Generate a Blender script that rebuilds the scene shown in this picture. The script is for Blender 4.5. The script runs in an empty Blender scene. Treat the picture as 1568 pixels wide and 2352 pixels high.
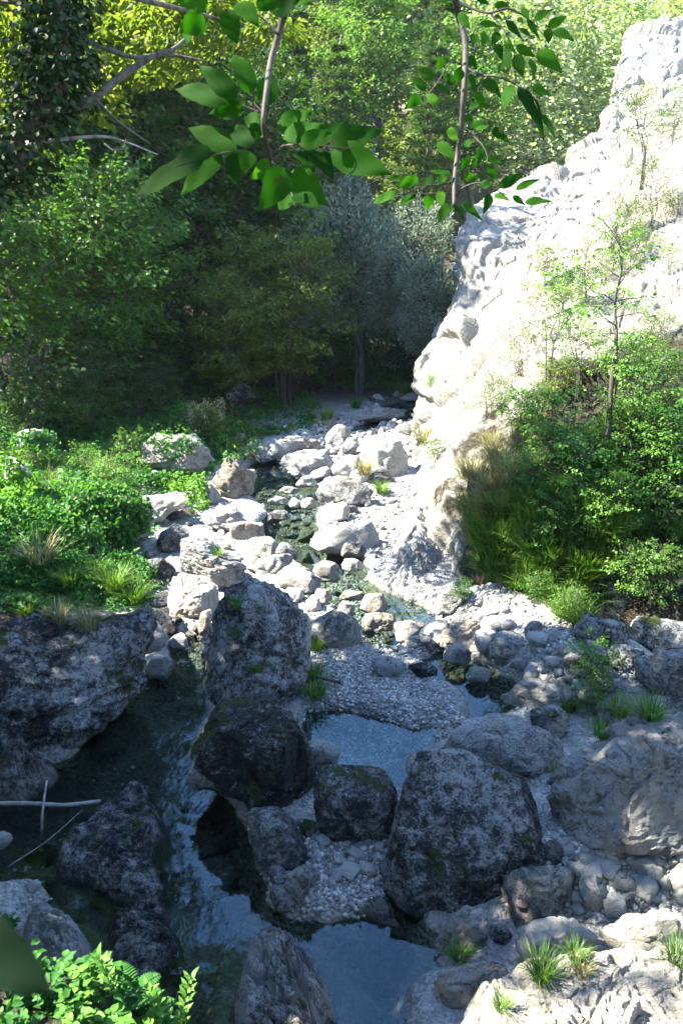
import bpy, math, random
import numpy as np
from mathutils import Vector, Euler
from mathutils.bvhtree import BVHTree

# ---------------------------------------------------------------- camera, sky, sun, exposure
scene = bpy.context.scene
COL = scene.collection
PITCH = math.radians(15.8)
CAM = np.array([0.0, 0.0, 5.0])
cd = bpy.data.cameras.new('camera')
cd.sensor_fit = 'VERTICAL'; cd.sensor_height = 36.0; cd.lens = 29.96
cd.clip_start = 0.05; cd.clip_end = 3000
cd.dof.use_dof = True; cd.dof.focus_distance = 10.0; cd.dof.aperture_fstop = 9.0
cam = bpy.data.objects.new('camera', cd); COL.objects.link(cam)
cam.location = CAM; cam.rotation_euler = (math.pi / 2 - PITCH, 0, 0)
scene.camera = cam

SUN_EL, SUN_AZ = math.radians(48), math.radians(268)      # azimuth clockwise from +Y
SUN = np.array([math.sin(SUN_AZ) * math.cos(SUN_EL), math.cos(SUN_AZ) * math.cos(SUN_EL), math.sin(SUN_EL)])
world = bpy.data.worlds.new('World'); scene.world = world; world.use_nodes = True
wn = world.node_tree; bg = wn.nodes['Background']
sky = wn.nodes.new('ShaderNodeTexSky'); sky.sky_type = 'NISHITA'; sky.sun_disc = False
sky.sun_elevation = SUN_EL; sky.sun_rotation = SUN_AZ; sky.dust_density = 0.0; sky.ozone_density = 3.2; sky.altitude = 1200
wn.links.new(sky.outputs[0], bg.inputs[0]); bg.inputs[1].default_value = 0.125
ld = bpy.data.lights.new('sun', 'SUN'); ld.energy = 4.6; ld.angle = math.radians(0.5); ld.color = (1, .93, .78)
sun = bpy.data.objects.new('sun', ld); COL.objects.link(sun)
sun.rotation_euler = Vector(-SUN).to_track_quat('-Z', 'Y').to_euler()
scene.view_settings.view_transform = 'Standard'; scene.view_settings.look = 'None'
scene.view_settings.exposure = 3.15
scene.cycles.max_bounces = 10; scene.cycles.transparent_max_bounces = 16
scene.cycles.diffuse_bounces = 4; scene.cycles.glossy_bounces = 3
scene.cycles.caustics_reflective = False; scene.cycles.caustics_refractive = False

HAZE = .00022                                           # density of the valley air, per metre
# tall trees outside the frame that shade the foreground: x, y, scale, kind
SHADE_TREES = [(-7.6, 7.0, .85, 'shade'), (-10.5, 7.0, 1.0, 'shade'), (-6.2, 5.5, .72, 'broad0'), (-9.5, 7.7, 1.2, 'tall'), (-9.2, 6.2, 1.2, 'tall'), (-7.5, .8, .8, 'tall'), (-11.9, 26.0, 1.15, 'broad0'), (-12.4, 29.5, 1.15, 'broad1'), (-13.5, 33.5, 1.2, 'broad2')]
# trees of the near bank around the viewpoint, outside the frame: x, y, scale, kind
BANK_TREES = [(-5.2, -5.5, 1.0, 'shade'), (1.5, -7.0, 1.1, 'shade'), (7.0, -5.0, 1.0, 'shade'), (-10.0, -3.5, 1.0, 'shade'), (12.0, -1.0, .9, 'shade'), (-7.6, 1.8, .9, 'hazel0'), (-7.4, 5.0, 1.0, 'hazel1'), (-8.2, 8.2, 1.0, 'hazel0'), (-9.2, 11.0, .9, 'hazel1'), (7.6, 2.2, 1.1, 'hazel0'), (8.2, 5.6, 1.1, 'hazel1'), (9.4, 8.2, 1.0, 'hazel0'), (-3.6, -2.6, .9, 'hazel1'), (4.6, -2.2, 1.0, 'hazel0')]

# ---------------------------------------------------------------- photo rays (picture 1568 x 2352)
F = 0.8322 * 2352
RIGHT = np.array([1.0, 0, 0]); UP = np.array([0, math.sin(PITCH), math.cos(PITCH)]); FWD = np.array([0, math.cos(PITCH), -math.sin(PITCH)])
def ray(u, v):
    u = np.asarray(u, float); v = np.asarray(v, float)
    return FWD + RIGHT * ((u - 784) / F)[..., None] + UP * ((1176 - v) / F)[..., None]
def at_depth(u, v, t): return CAM + ray(u, v) * np.asarray(t, float)[..., None]
def at_y(u, v, y):
    d = ray(u, v); return CAM + d * (np.asarray(y, float) / d[..., 1])[..., None]
def W(y): return 0.05 * np.maximum(0, np.asarray(y, float) - 8)
def at_w(u, v, off=0.0):
    d = ray(u, v); t = 5.0 / -np.minimum(d[..., 2], -1e-3)
    for _ in range(25):
        y = t * d[..., 1]; t = (5.0 - W(y) - off) / -np.minimum(d[..., 2], -1e-3)
    return CAM + d * t[..., None]
def cropmap(c, pts):
    ox, oy, s = {'D': (0, 0, 1), 'C3': (0, 784, .5), 'C4': (784, 784, .5), 'C5': (0, 1568, .5), 'C6': (784, 1568, .5),
                 'C2': (784, 0, .5), 'C1': (0, 0, .5), 'G': (326.7, 939.2, .4375), 'P': (0, 1960, 1 / 3.0)}[c]
    a = np.array(pts, float); return a * s + np.array([ox, oy])

# ---------------------------------------------------------------- numeric helpers
def smooth(a, b, x):
    t = np.clip((x - a) / (b - a), 0, 1); return t * t * (3 - 2 * t)
def _hash(ix, iy, iz, seed):
    h = (ix.astype(np.int64) * 374761393 + iy.astype(np.int64) * 668265263 + iz.astype(np.int64) * 2147483647 + seed * 974634777) & 0x7fffffff
    h = ((h ^ (h >> 13)) * 1274126177) & 0x7fffffff
    h = ((h ^ (h >> 16)) * 1911520717) & 0x7fffffff
    return (h & 0xffff) / 32767.5 - 1.0
def vnoise(p, seed=0):
    i = np.floor(p).astype(np.int64); f = p - i; f = f * f * f * (f * (f * 6 - 15) + 10)
    out = 0
    for a in (0, 1):
        wx = f[:, 0] if a else 1 - f[:, 0]
        for b in (0, 1):
            wy = f[:, 1] if b else 1 - f[:, 1]
            for c in (0, 1):
                wz = f[:, 2] if c else 1 - f[:, 2]
                out = out + wx * wy * wz * _hash(i[:, 0] + a, i[:, 1] + b, i[:, 2] + c, seed)
    return out
def fbm(p, oct=4, seed=0, gain=.5):
    s = 0; a = 1.0; q = p.copy(); n = 0
    for k in range(oct):
        s = s + a * vnoise(q, seed + k * 17); n += a; a *= gain; q = q * 2.03 + 11.7
    return s / n
def ridge(p, oct=4, seed=0):
    s = 0; a = 1.0; q = p.copy(); n = 0
    for k in range(oct):
        s = s + a * (1 - 2 * np.abs(vnoise(q, seed + k * 13))); n += a; a *= .5; q = q * 2.1 + 5.3
    return s / n
def worley(p, seed=0):
    i = np.floor(p).astype(np.int64); f = p - i; d1 = np.full(len(p), 9.0); d2 = d1.copy()
    for a in (-1, 0, 1):
        for b in (-1, 0, 1):
            for c in (-1, 0, 1):
                x, y, z = i[:, 0] + a, i[:, 1] + b, i[:, 2] + c
                q = np.stack([a + .5 + .5 * _hash(x, y, z, seed), b + .5 + .5 * _hash(x, y, z, seed + 1), c + .5 + .5 * _hash(x, y, z, seed + 2)], 1) - f
                d = np.sqrt((q * q).sum(1)); d2 = np.where(d < d1, d1, np.minimum(d2, d)); d1 = np.minimum(d1, d)
    return d1, d2
def blocks(p, seed=0):
    """fractured blocks: every cell gets its own offset and its own tilted face; returns offset and distance to the joint"""
    i = np.floor(p).astype(np.int64); f = p - i; d1 = np.full(len(p), 9.0); d2 = d1.copy(); h = np.zeros(len(p))
    for a in (-1, 0, 1):
        for b in (-1, 0, 1):
            for c in (-1, 0, 1):
                x, y, z = i[:, 0] + a, i[:, 1] + b, i[:, 2] + c
                q = f - np.stack([a + .5 + .5 * _hash(x, y, z, seed), b + .5 + .5 * _hash(x, y, z, seed + 1), c + .5 + .5 * _hash(x, y, z, seed + 2)], 1)
                d = np.sqrt((q * q).sum(1)); m = d < d1
                g = np.stack([_hash(x, y, z, seed + 3), _hash(x, y, z, seed + 4), _hash(x, y, z, seed + 5)], 1)
                h = np.where(m, .7 * _hash(x, y, z, seed + 6) + 1.2 * (q * g).sum(1), h); d2 = np.where(m, d1, np.minimum(d2, d)); d1 = np.minimum(d1, d)
    return h * smooth(0, .20, d2 - d1), d2 - d1
def poly_sdf(P, poly):
    """signed distance to polygon in the plane, positive inside"""
    d = np.full(len(P), 1e9); inside = np.zeros(len(P), bool); n = len(poly)
    for k in range(n):
        a = poly[k]; b = poly[(k + 1) % n]; e = b - a; w = P - a
        t = np.clip((w @ e) / (e @ e + 1e-12), 0, 1)
        d = np.minimum(d, np.hypot(*(w - t[:, None] * e).T))
        c = (a[1] <= P[:, 1]) != (b[1] <= P[:, 1])
        xi = a[0] + (P[:, 1] - a[1]) / (b[1] - a[1] + 1e-12) * e[0]
        inside ^= c & (P[:, 0] < xi)
    return np.where(inside, d, -d)

# ---------------------------------------------------------------- mesh + object helpers
def mesh_np(name, V, faces, tint=None, smooth_on=True):
    """faces: list of int arrays (n,k)"""
    me = bpy.data.meshes.new(name)
    V = np.asarray(V, np.float32); me.vertices.add(len(V)); me.vertices.foreach_set('co', V.ravel())
    faces = [np.asarray(f, np.int32) for f in faces if len(f)]
    li = np.concatenate([f.ravel() for f in faces]); me.loops.add(len(li)); me.loops.foreach_set('vertex_index', li)
    tot = np.concatenate([np.full(len(f), f.shape[1], np.int32) for f in faces])
    st = np.concatenate([[0], np.cumsum(tot)[:-1]]).astype(np.int32)
    me.polygons.add(len(tot)); me.polygons.foreach_set('loop_start', st)
    me.polygons.foreach_set('use_smooth', np.full(len(tot), smooth_on))
    if tint is not None:
        at = me.attributes.new('tint', 'FLOAT', 'POINT'); at.data.foreach_set('value', np.asarray(tint, np.float32))
    me.update(calc_edges=True); me.validate()
    return me
def link(name, me, mat=None, parent=None, loc=None):
    o = bpy.data.objects.new(name, me); COL.objects.link(o)
    if mat and me and not me.materials: me.materials.append(mat)
    if parent: o.parent = parent
    if loc is not None: o.location = [float(c) for c in loc]
    return o
def tag(o, label=None, cat=None, group=None, kind=None):
    if label: o['label'] = label
    if cat: o['category'] = cat
    if group: o['group'] = group
    if kind: o['kind'] = kind
    return o
def empty(name, loc, label, cat, group=None, rz=0, sc=1):
    o = bpy.data.objects.new(name, None); COL.objects.link(o); o.empty_display_size = .2
    o.location = [float(c) for c in loc]; o.rotation_euler = (0, 0, rz); o.scale = (sc, sc, sc) if np.isscalar(sc) else sc
    return tag(o, label, cat, group)
def copy_tree(root, loc, rz, sc, label, group=None):
    c = root.copy(); COL.objects.link(c); c.location = [float(q) for q in loc]; c.rotation_euler = (0, 0, rz)
    c.scale = (sc, sc, sc) if np.isscalar(sc) else sc; c['label'] = label
    if group: c['group'] = group
    elif 'group' in c: del c['group']
    for ch in list(root.children):
        d = ch.copy(); COL.objects.link(d); d.parent = c
    return c
class Geo:
    def __init__(s): s.V = []; s.F = []; s.T = []; s.n = 0
    def add(s, V, F, t=None):
        V = np.asarray(V, float)
        for f in (F if isinstance(F, list) else [F]): s.F.append(np.asarray(f) + s.n)
        s.V.append(V); s.T.append(np.full(len(V), .5) if t is None else (np.full(len(V), t) if np.isscalar(t) else np.asarray(t))); s.n += len(V)
    def mesh(s, name, smooth_on=True):
        return mesh_np(name, np.concatenate(s.V), s.F, np.concatenate(s.T), smooth_on)
def tube(P, R, n=7):
    P = np.asarray(P, float); R = np.broadcast_to(np.asarray(R, float), (len(P),))
    T = np.gradient(P, axis=0); T /= np.linalg.norm(T, axis=1)[:, None] + 1e-9
    ref = np.array([.31, .17, .93]) if abs(T[0, 2]) < .8 else np.array([.93, .3, .1])
    A = np.cross(T, ref); A /= np.linalg.norm(A, axis=1)[:, None] + 1e-9; B = np.cross(T, A)
    an = np.arange(n) * 2 * math.pi / n
    V = P[:, None] + R[:, None, None] * (A[:, None] * np.cos(an)[None, :, None] + B[:, None] * np.sin(an)[None, :, None])
    V = V.reshape(-1, 3); F = []
    for i in range(len(P) - 1):
        for j in range(n): F.append((i * n + j, i * n + (j + 1) % n, (i + 1) * n + (j + 1) % n, (i + 1) * n + j))
    cap = np.arange(n)[None, :] + (len(P) - 1) * n
    return V, [np.array(F), cap, np.arange(n)[None, ::-1]]
def spline(P, k=6):
    P = np.asarray(P, float); Q = np.vstack([2 * P[0] - P[1], P, 2 * P[-1] - P[-2]]); out = []
    for i in range(1, len(Q) - 2):
        for t in np.arange(k) / k:
            out.append(.5 * (2 * Q[i] + (Q[i + 1] - Q[i - 1]) * t + (2 * Q[i - 1] - 5 * Q[i] + 4 * Q[i + 1] - Q[i + 2]) * t * t + (3 * Q[i] - Q[i - 1] - 3 * Q[i + 1] + Q[i + 2]) * t ** 3))
    out.append(P[-1]); return np.array(out)
def unit(a): return a / (np.linalg.norm(a, axis=-1, keepdims=True) + 1e-9)

# ---------------------------------------------------------------- materials
class NT:
    def __init__(s, name):
        s.m = bpy.data.materials.new(name); s.m.use_nodes = True; s.t = s.m.node_tree; s.t.nodes.clear()
        s.out = s.t.nodes.new('ShaderNodeOutputMaterial')
    def n(s, typ, **kw):
        nd = s.t.nodes.new('ShaderNode' + typ)
        for k, v in kw.items():
            if k[0] == 'i' and k[1:].isdigit(): s.set(nd.inputs[int(k[1:])], v)
            elif k in nd.inputs.keys() if isinstance(k, str) else False: s.set(nd.inputs[k], v)
            else: setattr(nd, k, v)
        return nd
    def set(s, inp, v):
        if isinstance(v, bpy.types.NodeSocket): s.t.links.new(v, inp)
        else: inp.default_value = v
    def math(s, op, a, b=0.0, clamp=False):
        nd = s.t.nodes.new('ShaderNodeMath'); nd.operation = op; nd.use_clamp = clamp; s.set(nd.inputs[0], a); s.set(nd.inputs[1], b); return nd.outputs[0]
    def ramp(s, fac, stops):
        nd = s.t.nodes.new('ShaderNodeValToRGB'); s.set(nd.inputs[0], fac); e = nd.color_ramp.elements
        while len(e) < len(stops): e.new(.5)
        for k, (p, c) in enumerate(stops):
            e[k].position = p; e[k].color = (c, c, c, 1) if np.isscalar(c) else (*c, 1)
        return nd.outputs[0]
    def mix(s, fac, a, b, mode='MIX'):
        nd = s.t.nodes.new('ShaderNodeMix'); nd.data_type = 'RGBA'; nd.blend_type = mode
        s.set(nd.inputs[0], fac)
        for i, v in ((6, a), (7, b)): s.set(nd.inputs[i], (*v, 1) if isinstance(v, tuple) and len(v) == 3 else v)
        return nd.outputs[2]
    def noise(s, vec, scale, detail=6, rough=.6, dist=0.0):
        nd = s.t.nodes.new('ShaderNodeTexNoise'); s.set(nd.inputs['Vector'], vec); nd.inputs['Scale'].default_value = scale
        nd.inputs['Detail'].default_value = detail; nd.inputs['Roughness'].default_value = rough; nd.inputs['Distortion'].default_value = dist
        return nd.outputs[0]
    def voro(s, vec, scale, feature='F1'):
        nd = s.t.nodes.new('ShaderNodeTexVoronoi'); nd.feature = feature; s.set(nd.inputs['Vector'], vec); nd.inputs['Scale'].default_value = scale
        return nd.outputs['Distance']
    def map(s, vec, rot=(0, 0, 0), sc=(1, 1, 1)):
        nd = s.t.nodes.new('ShaderNodeMapping'); s.set(nd.inputs[0], vec); nd.inputs['Rotation'].default_value = rot; nd.inputs['Scale'].default_value = sc; return nd.outputs[0]

def rock_material(name, dark, mid, pale, moss=.0, strata=.5, rot=(.5, .3, .2), bias=0.0, bumpd=.03, warm=(.30, .22, .14), pale_top=0.0, wet=True, soil=False):
    t = NT(name); geo = t.n('NewGeometry'); pos = geo.outputs['Position']; sep = t.n('SeparateXYZ', i0=pos); nz = t.n('SeparateXYZ', i0=geo.outputs['Normal']).outputs[2]
    oi = t.n('ObjectInfo'); rnd = oi.outputs['Random']
    st = t.map(pos, rot, (1.0, 1.0, 5.0))
    nb = t.noise(pos, 1.3, 5, .65); nm = t.noise(pos, 11.0, 9, .74, .6); ns = t.noise(st, 4.5, 7, .75, 1.2); nf = t.noise(pos, 46, 4, .8)
    f = t.math('ADD', t.math('MULTIPLY', nb, .36), t.math('MULTIPLY', nm, .46))
    f = t.math('ADD', f, t.math('MULTIPLY', ns, .10 + .14 * strata)); f = t.math('ADD', f, t.math('MULTIPLY', nf, .22 + .06 * (1 - strata)))
    f = t.math('ADD', f, bias - .05 - .02 * strata)
    f = t.math('ADD', f, t.math('MULTIPLY', t.math('SUBTRACT', rnd, .5), .085))
    if pale_top: f = t.math('ADD', f, t.math('MULTIPLY', nz, pale_top))
    col = t.ramp(f, [(.44, dark), (.505, mid), (.585, pale)])
    wn = t.ramp(t.noise(pos, 2.3, 5, .6), [(.52, 0.0), (.7, .55)]); col = t.mix(wn, col, warm, 'MIX') if warm else col
    lich = t.ramp(t.voro(t.map(pos, (0, 0, 0), (1, 1, 1)), 26), [(.06, 1.0), (.14, 0.0)])
    lm = t.math('MULTIPLY', lich, t.ramp(t.noise(pos, 3.7, 3, .5), [(.48, 0.0), (.6, .85)])); col = t.mix(lm, col, (.42, .42, .40))
    pit = t.ramp(t.voro(pos, 13), [(.05, 1.0), (.16, 0.0)]); pm = t.math('MULTIPLY', pit, t.ramp(t.noise(pos, 2.1, 3, .5), [(.5, 0.0), (.62, 1.0)]))
    if moss:
        mm = t.math('ADD', t.noise(pos, 1.9, 7, .72), t.math('MULTIPLY', nz, .10))
        mo = t.ramp(mm, [(.70 - .16 * moss, 0.0), (.76 - .16 * moss, 1.0)])
        mcol = t.ramp(t.noise(pos, 30, 3, .6), [(.35, (.012, .02, .006)), (.65, (.07, .10, .018))]); col = t.mix(mo, col, mcol)
    rough = .82
    if wet:
        wl = t.math('MULTIPLY', t.math('MAXIMUM', t.math('SUBTRACT', sep.outputs[1], 8.0), 0.0), .05)
        dz = t.math('SUBTRACT', sep.outputs[2], wl); dz = t.math('ADD', dz, t.math('MULTIPLY', t.math('SUBTRACT', nb, .5), .12))
        wm = t.ramp(t.math('MULTIPLY', dz, 2.0), [(.03, 1.0), (.16, 0.0)])
        col = t.mix(t.math('MULTIPLY', wm, .62), col, (.035, .034, .03)); rough = t.math('SUBTRACT', .85, t.math('MULTIPLY', wm, .45))
    if soil:
        sz = t.n('Attribute', attribute_name='tint').outputs['Fac']; sm = t.ramp(t.math('ADD', sz, t.math('MULTIPLY', t.math('SUBTRACT', t.noise(pos, 1.6, 6, .7), .5), 1.1)), [(.42, 0.0), (.58, 1.0)])
        col = t.mix(sm, col, t.ramp(nm, [(.4, (.022, .02, .012)), (.6, (.085, .072, .045))]))
    h = t.math('ADD', t.math('MULTIPLY', nm, 1.0), t.math('MULTIPLY', ns, .2 + .5 * strata)); h = t.math('ADD', h, t.math('MULTIPLY', nf, .3)); h = t.math('SUBTRACT', h, t.math('MULTIPLY', pm, .5))
    b1 = t.n('Bump'); b1.inputs['Strength'].default_value = .9; b1.inputs['Distance'].default_value = bumpd * 6; t.set(b1.inputs['Height'], h)
    p = t.n('BsdfPrincipled'); t.set(p.inputs['Base Color'], col); t.set(p.inputs['Roughness'], rough); t.set(p.inputs['Normal'], b1.outputs[0])
    p.inputs['Specular IOR Level'].default_value = .3
    t.t.links.new(p.outputs[0], t.out.inputs[0]); return t.m

def leaf_material(name, stops, trans=.4, rough=.5, tcol=None, spec=.16, spots=False):
    t = NT(name); at = t.n('Attribute', attribute_name='tint'); oi = t.n('ObjectInfo')
    f = t.math('ADD', at.outputs['Fac'], t.math('MULTIPLY', t.math('SUBTRACT', oi.outputs['Random'], .5), .22))
    col = t.ramp(f, stops)
    if spots:
        pos = t.n('NewGeometry').outputs['Position']
        sp = t.ramp(t.noise(pos, 55, 3, .6), [(.66, 0.0), (.70, 1.0)]); col = t.mix(sp, col, (.035, .022, .01))
    p = t.n('BsdfPrincipled'); t.set(p.inputs['Base Color'], col); p.inputs['Roughness'].default_value = rough; p.inputs['Specular IOR Level'].default_value = spec
    tr = t.n('BsdfTranslucent'); t.set(tr.inputs[0], t.mix(1.0, col, tcol or (1.5, 1.6, .5), 'MULTIPLY'))
    mx = t.n('MixShader', i0=trans, i1=p.outputs[0], i2=tr.outputs[0]); t.t.links.new(mx.outputs[0], t.out.inputs[0]); return t.m

def plain(name, c1, c2, scale=8, rough=.8, bump=.02, stretch=(1, 1, 1)):
    t = NT(name); pos = t.map(t.n('TexCoord').outputs['Object'], (0, 0, 0), stretch); n1 = t.noise(pos, scale, 6, .65)
    col = t.ramp(n1, [(.35, c1), (.68, c2)]); b = t.n('Bump'); b.inputs['Distance'].default_value = bump; t.set(b.inputs['Height'], n1)
    p = t.n('BsdfPrincipled'); t.set(p.inputs['Base Color'], col); p.inputs['Roughness'].default_value = rough; t.set(p.inputs['Normal'], b.outputs[0])
    t.t.links.new(p.outputs[0], t.out.inputs[0]); return t.m

M = {}
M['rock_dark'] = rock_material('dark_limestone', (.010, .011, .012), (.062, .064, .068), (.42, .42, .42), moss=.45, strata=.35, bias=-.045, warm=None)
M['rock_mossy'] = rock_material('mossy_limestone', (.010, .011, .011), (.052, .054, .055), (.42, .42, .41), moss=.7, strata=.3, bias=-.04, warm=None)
M['rock_mid'] = rock_material('grey_limestone', (.024, .025, .027), (.12, .122, .127), (.40, .40, .39), moss=.2, strata=.5, warm=(.24, .2, .15))
M['rock_brown'] = rock_material('brown_limestone', (.07, .06, .05), (.23, .20, .165), (.45, .42, .38), moss=.35, strata=.3)
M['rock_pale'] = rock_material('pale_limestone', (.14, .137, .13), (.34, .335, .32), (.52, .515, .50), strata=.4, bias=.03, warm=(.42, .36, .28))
M['rock_groove'] = rock_material('grooved_limestone', (.035, .035, .036), (.16, .157, .15), (.40, .39, .375), strata=1.0, rot=(1.45, .25, .1), moss=.1)
M['rock_bed'] = rock_material('layered_bedrock', (.022, .021, .021), (.085, .081, .078), (.30, .29, .28), strata=1.0, rot=(.35, .5, .3), moss=.15, warm=(.2, .16, .12))
M['rock_ledge'] = rock_material('pitted_ledge_limestone', (.08, .075, .066), (.27, .255, .225), (.47, .45, .41), strata=.6, rot=(.6, -.2, .5), moss=.15, warm=(.36, .29, .21))
M['rock_cliff'] = rock_material('cliff_limestone', (.10, .095, .083), (.30, .285, .25), (.46, .44, .395), strata=.6, bias=.03, bumpd=.05, wet=False, warm=(.40, .34, .27), moss=.05, soil=True)
M['bark'] = plain('bark', (.025, .02, .016), (.11, .095, .08), 14, .9, .02, (1, 1, .25))
M['pale_bark'] = plain('pale_bark', (.12, .11, .10), (.34, .32, .29), 10, .85, .01, (1, 1, .3))
M['dry_wood'] = plain('dry_wood', (.16, .145, .13), (.40, .37, .34), 12, .8, .005, (1, 1, 1))
M['twig'] = plain('twig_bark', (.012, .009, .006), (.05, .034, .024), 60, .7, .002)
G3 = lambda a, b, c: [(.05, a), (.5, b), (.95, c)]
M['leaf_forest'] = leaf_material('forest_leaf', G3((.012, .034, .010), (.026, .066, .016), (.06, .12, .026)))
M['leaf_hazel'] = leaf_material('hazel_leaf', G3((.03, .08, .016), (.06, .14, .026), (.12, .21, .045)))
M['leaf_yellow'] = leaf_material('yellow_green_leaf', G3((.045, .075, .015), (.09, .135, .025), (.16, .19, .05)), trans=.45)
M['leaf_conifer'] = leaf_material('conifer_needles', G3((.022, .05, .018), (.05, .10, .03), (.10, .16, .05)), trans=.25)
M['leaf_far_haze'] = leaf_material('hazed_far_leaf', G3((.16, .21, .10), (.26, .32, .17), (.36, .42, .24)), trans=.3)  # distant haze and glare put into these pale leaf colours
M['leaf_willow'] = leaf_material('willow_leaf', G3((.07, .10, .075), (.13, .17, .125), (.22, .26, .2)), trans=.3, tcol=(1.1, 1.2, .8))
M['leaf_ground'] = leaf_material('ground_leaf', G3((.02, .075, .02), (.038, .13, .028), (.08, .20, .042)))
M['leaf_ivy'] = leaf_material('ivy_leaf', G3((.010, .024, .008), (.02, .042, .013), (.04, .075, .02)), trans=.15)
M['leaf_bright'] = leaf_material('bright_leaf', G3((.04, .12, .02), (.075, .19, .03), (.16, .30, .055)))
M['leaf_hang'] = leaf_material('hanging_leaf', G3((.006, .034, .002), (.015, .068, .003), (.034, .11, .006)), trans=.5, spots=True, tcol=(1.2, 1.5, .4), spec=.08, rough=.7)
M['leaf_shade'] = leaf_material('shade_painted_leaf', G3((.003, .009, .004), (.004, .012, .005), (.005, .014, .006)), trans=.1, spec=.05, rough=.8)  # almost black: the shade on the leaf is put into its colour
M['grass'] = leaf_material('grass_blade', G3((.04, .10, .018), (.08, .17, .03), (.16, .25, .06)), trans=.35)
M['grass_dry'] = leaf_material('dry_grass_blade', G3((.12, .13, .05), (.24, .23, .11), (.36, .33, .2)), trans=.35, tcol=(1.1, 1.1, .8))
M['flower'] = leaf_material('seed_head', G3((.12, .11, .06), (.22, .19, .12), (.34, .29, .20)), trans=.2, tcol=(1, 1, 1))
# ================================================================ TERRAIN
POOLS = [  # polygon in picture coordinates on the water plane, depth, edge softness
    ([(405, 1465), (475, 1465), (485, 1560), (475, 1640), (440, 1700), (450, 1790), (560, 1850), (600, 1930), (640, 2040), (620, 2090), (560, 2110), (545, 2180), (500, 2260), (505, 2352), (500, 2470), (330, 2470),
      (350, 2250), (370, 2150), (390, 2090), (300, 2080), (200, 2150), (60, 2060), (-80, 2040), (-80, 1790), (100, 1770), (200, 1730), (250, 1650), (330, 1560), (395, 1535)], .34, .30),
    ([(690, 1625), (800, 1634), (930, 1642), (1020, 1665), (1010, 1720), (960, 1745), (940, 1810), (800, 1800), (740, 1770), (690, 1700)], .36, .5),
    ([(985, 1510), (1015, 1495), (1100, 1515), (1190, 1555), (1225, 1600), (1160, 1650), (1070, 1665), (1035, 1600), (985, 1560)], .30, .4),
    ([(680, 2095), (760, 2120), (870, 2100), (890, 2040), (1010, 2140), (1010, 2230), (960, 2300), (935, 2352), (920, 2470), (760, 2470), (790, 2300), (760, 2200), (690, 2150)], .5, .45),
    ([(555, 1140), (580, 1065), (630, 1050), (690, 1100), (745, 1120), (740, 1170), (715, 1205), (770, 1262), (840, 1290), (860, 1340), (900, 1370), (975, 1390), (995, 1440), (910, 1510), (820, 1500), (815, 1440), (765, 1390), (715, 1335), (630, 1270), (595, 1210), (620, 1180)], .28, .22),
    ([(480, 2200), (540, 2110), (620, 2080), (700, 2120), (810, 2230), (800, 2350), (790, 2520), (480, 2520), (490, 2330)], .22, .35),
    ([(10, 2090), (110, 2040), (200, 2080), (260, 2120), (330, 2030), (410, 2070), (420, 2160), (380, 2280), (360, 2480), (200, 2480), (60, 2260)], .10, .3),
    ([(800, 1012), (860, 985), (985, 962), (990, 912), (930, 920), (850, 935), (890, 955), (800, 985)], .16, .3),
]
POOLW = [(at_w(np.array(p, float)[:, 0], np.array(p, float)[:, 1])[:, :2], d, s) for p, d, s in POOLS]
BANKL = at_w(*np.array([(330, 1400), (345, 1240), (400, 1130), (520, 1060), (640, 990), (740, 935), (840, 895)], float).T)[:, :2]
HUMPS = [  # raised dry beds: x/y polygon, height
    ([(720, 1500), (860, 1490), (960, 1520), (1030, 1600), (1050, 1640), (1000, 1665), (800, 1648), (700, 1630)], -.07),
    ([(1000, 1420), (1200, 1380), (1400, 1500), (1568, 1600), (1600, 1700), (1250, 1600), (1100, 1490)], .35),
    ([(1230, 1900), (1700, 1850), (1800, 2150), (1400, 2120), (1150, 2080)], .38),
    ([(650, 1880), (800, 1850), (930, 1950), (900, 2060), (700, 2060), (620, 2000)], .03),
]
HUMPW = [(at_w(np.array(p, float)[:, 0], np.array(p, float)[:, 1])[:, :2], h) for p, h in HUMPS]

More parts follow.
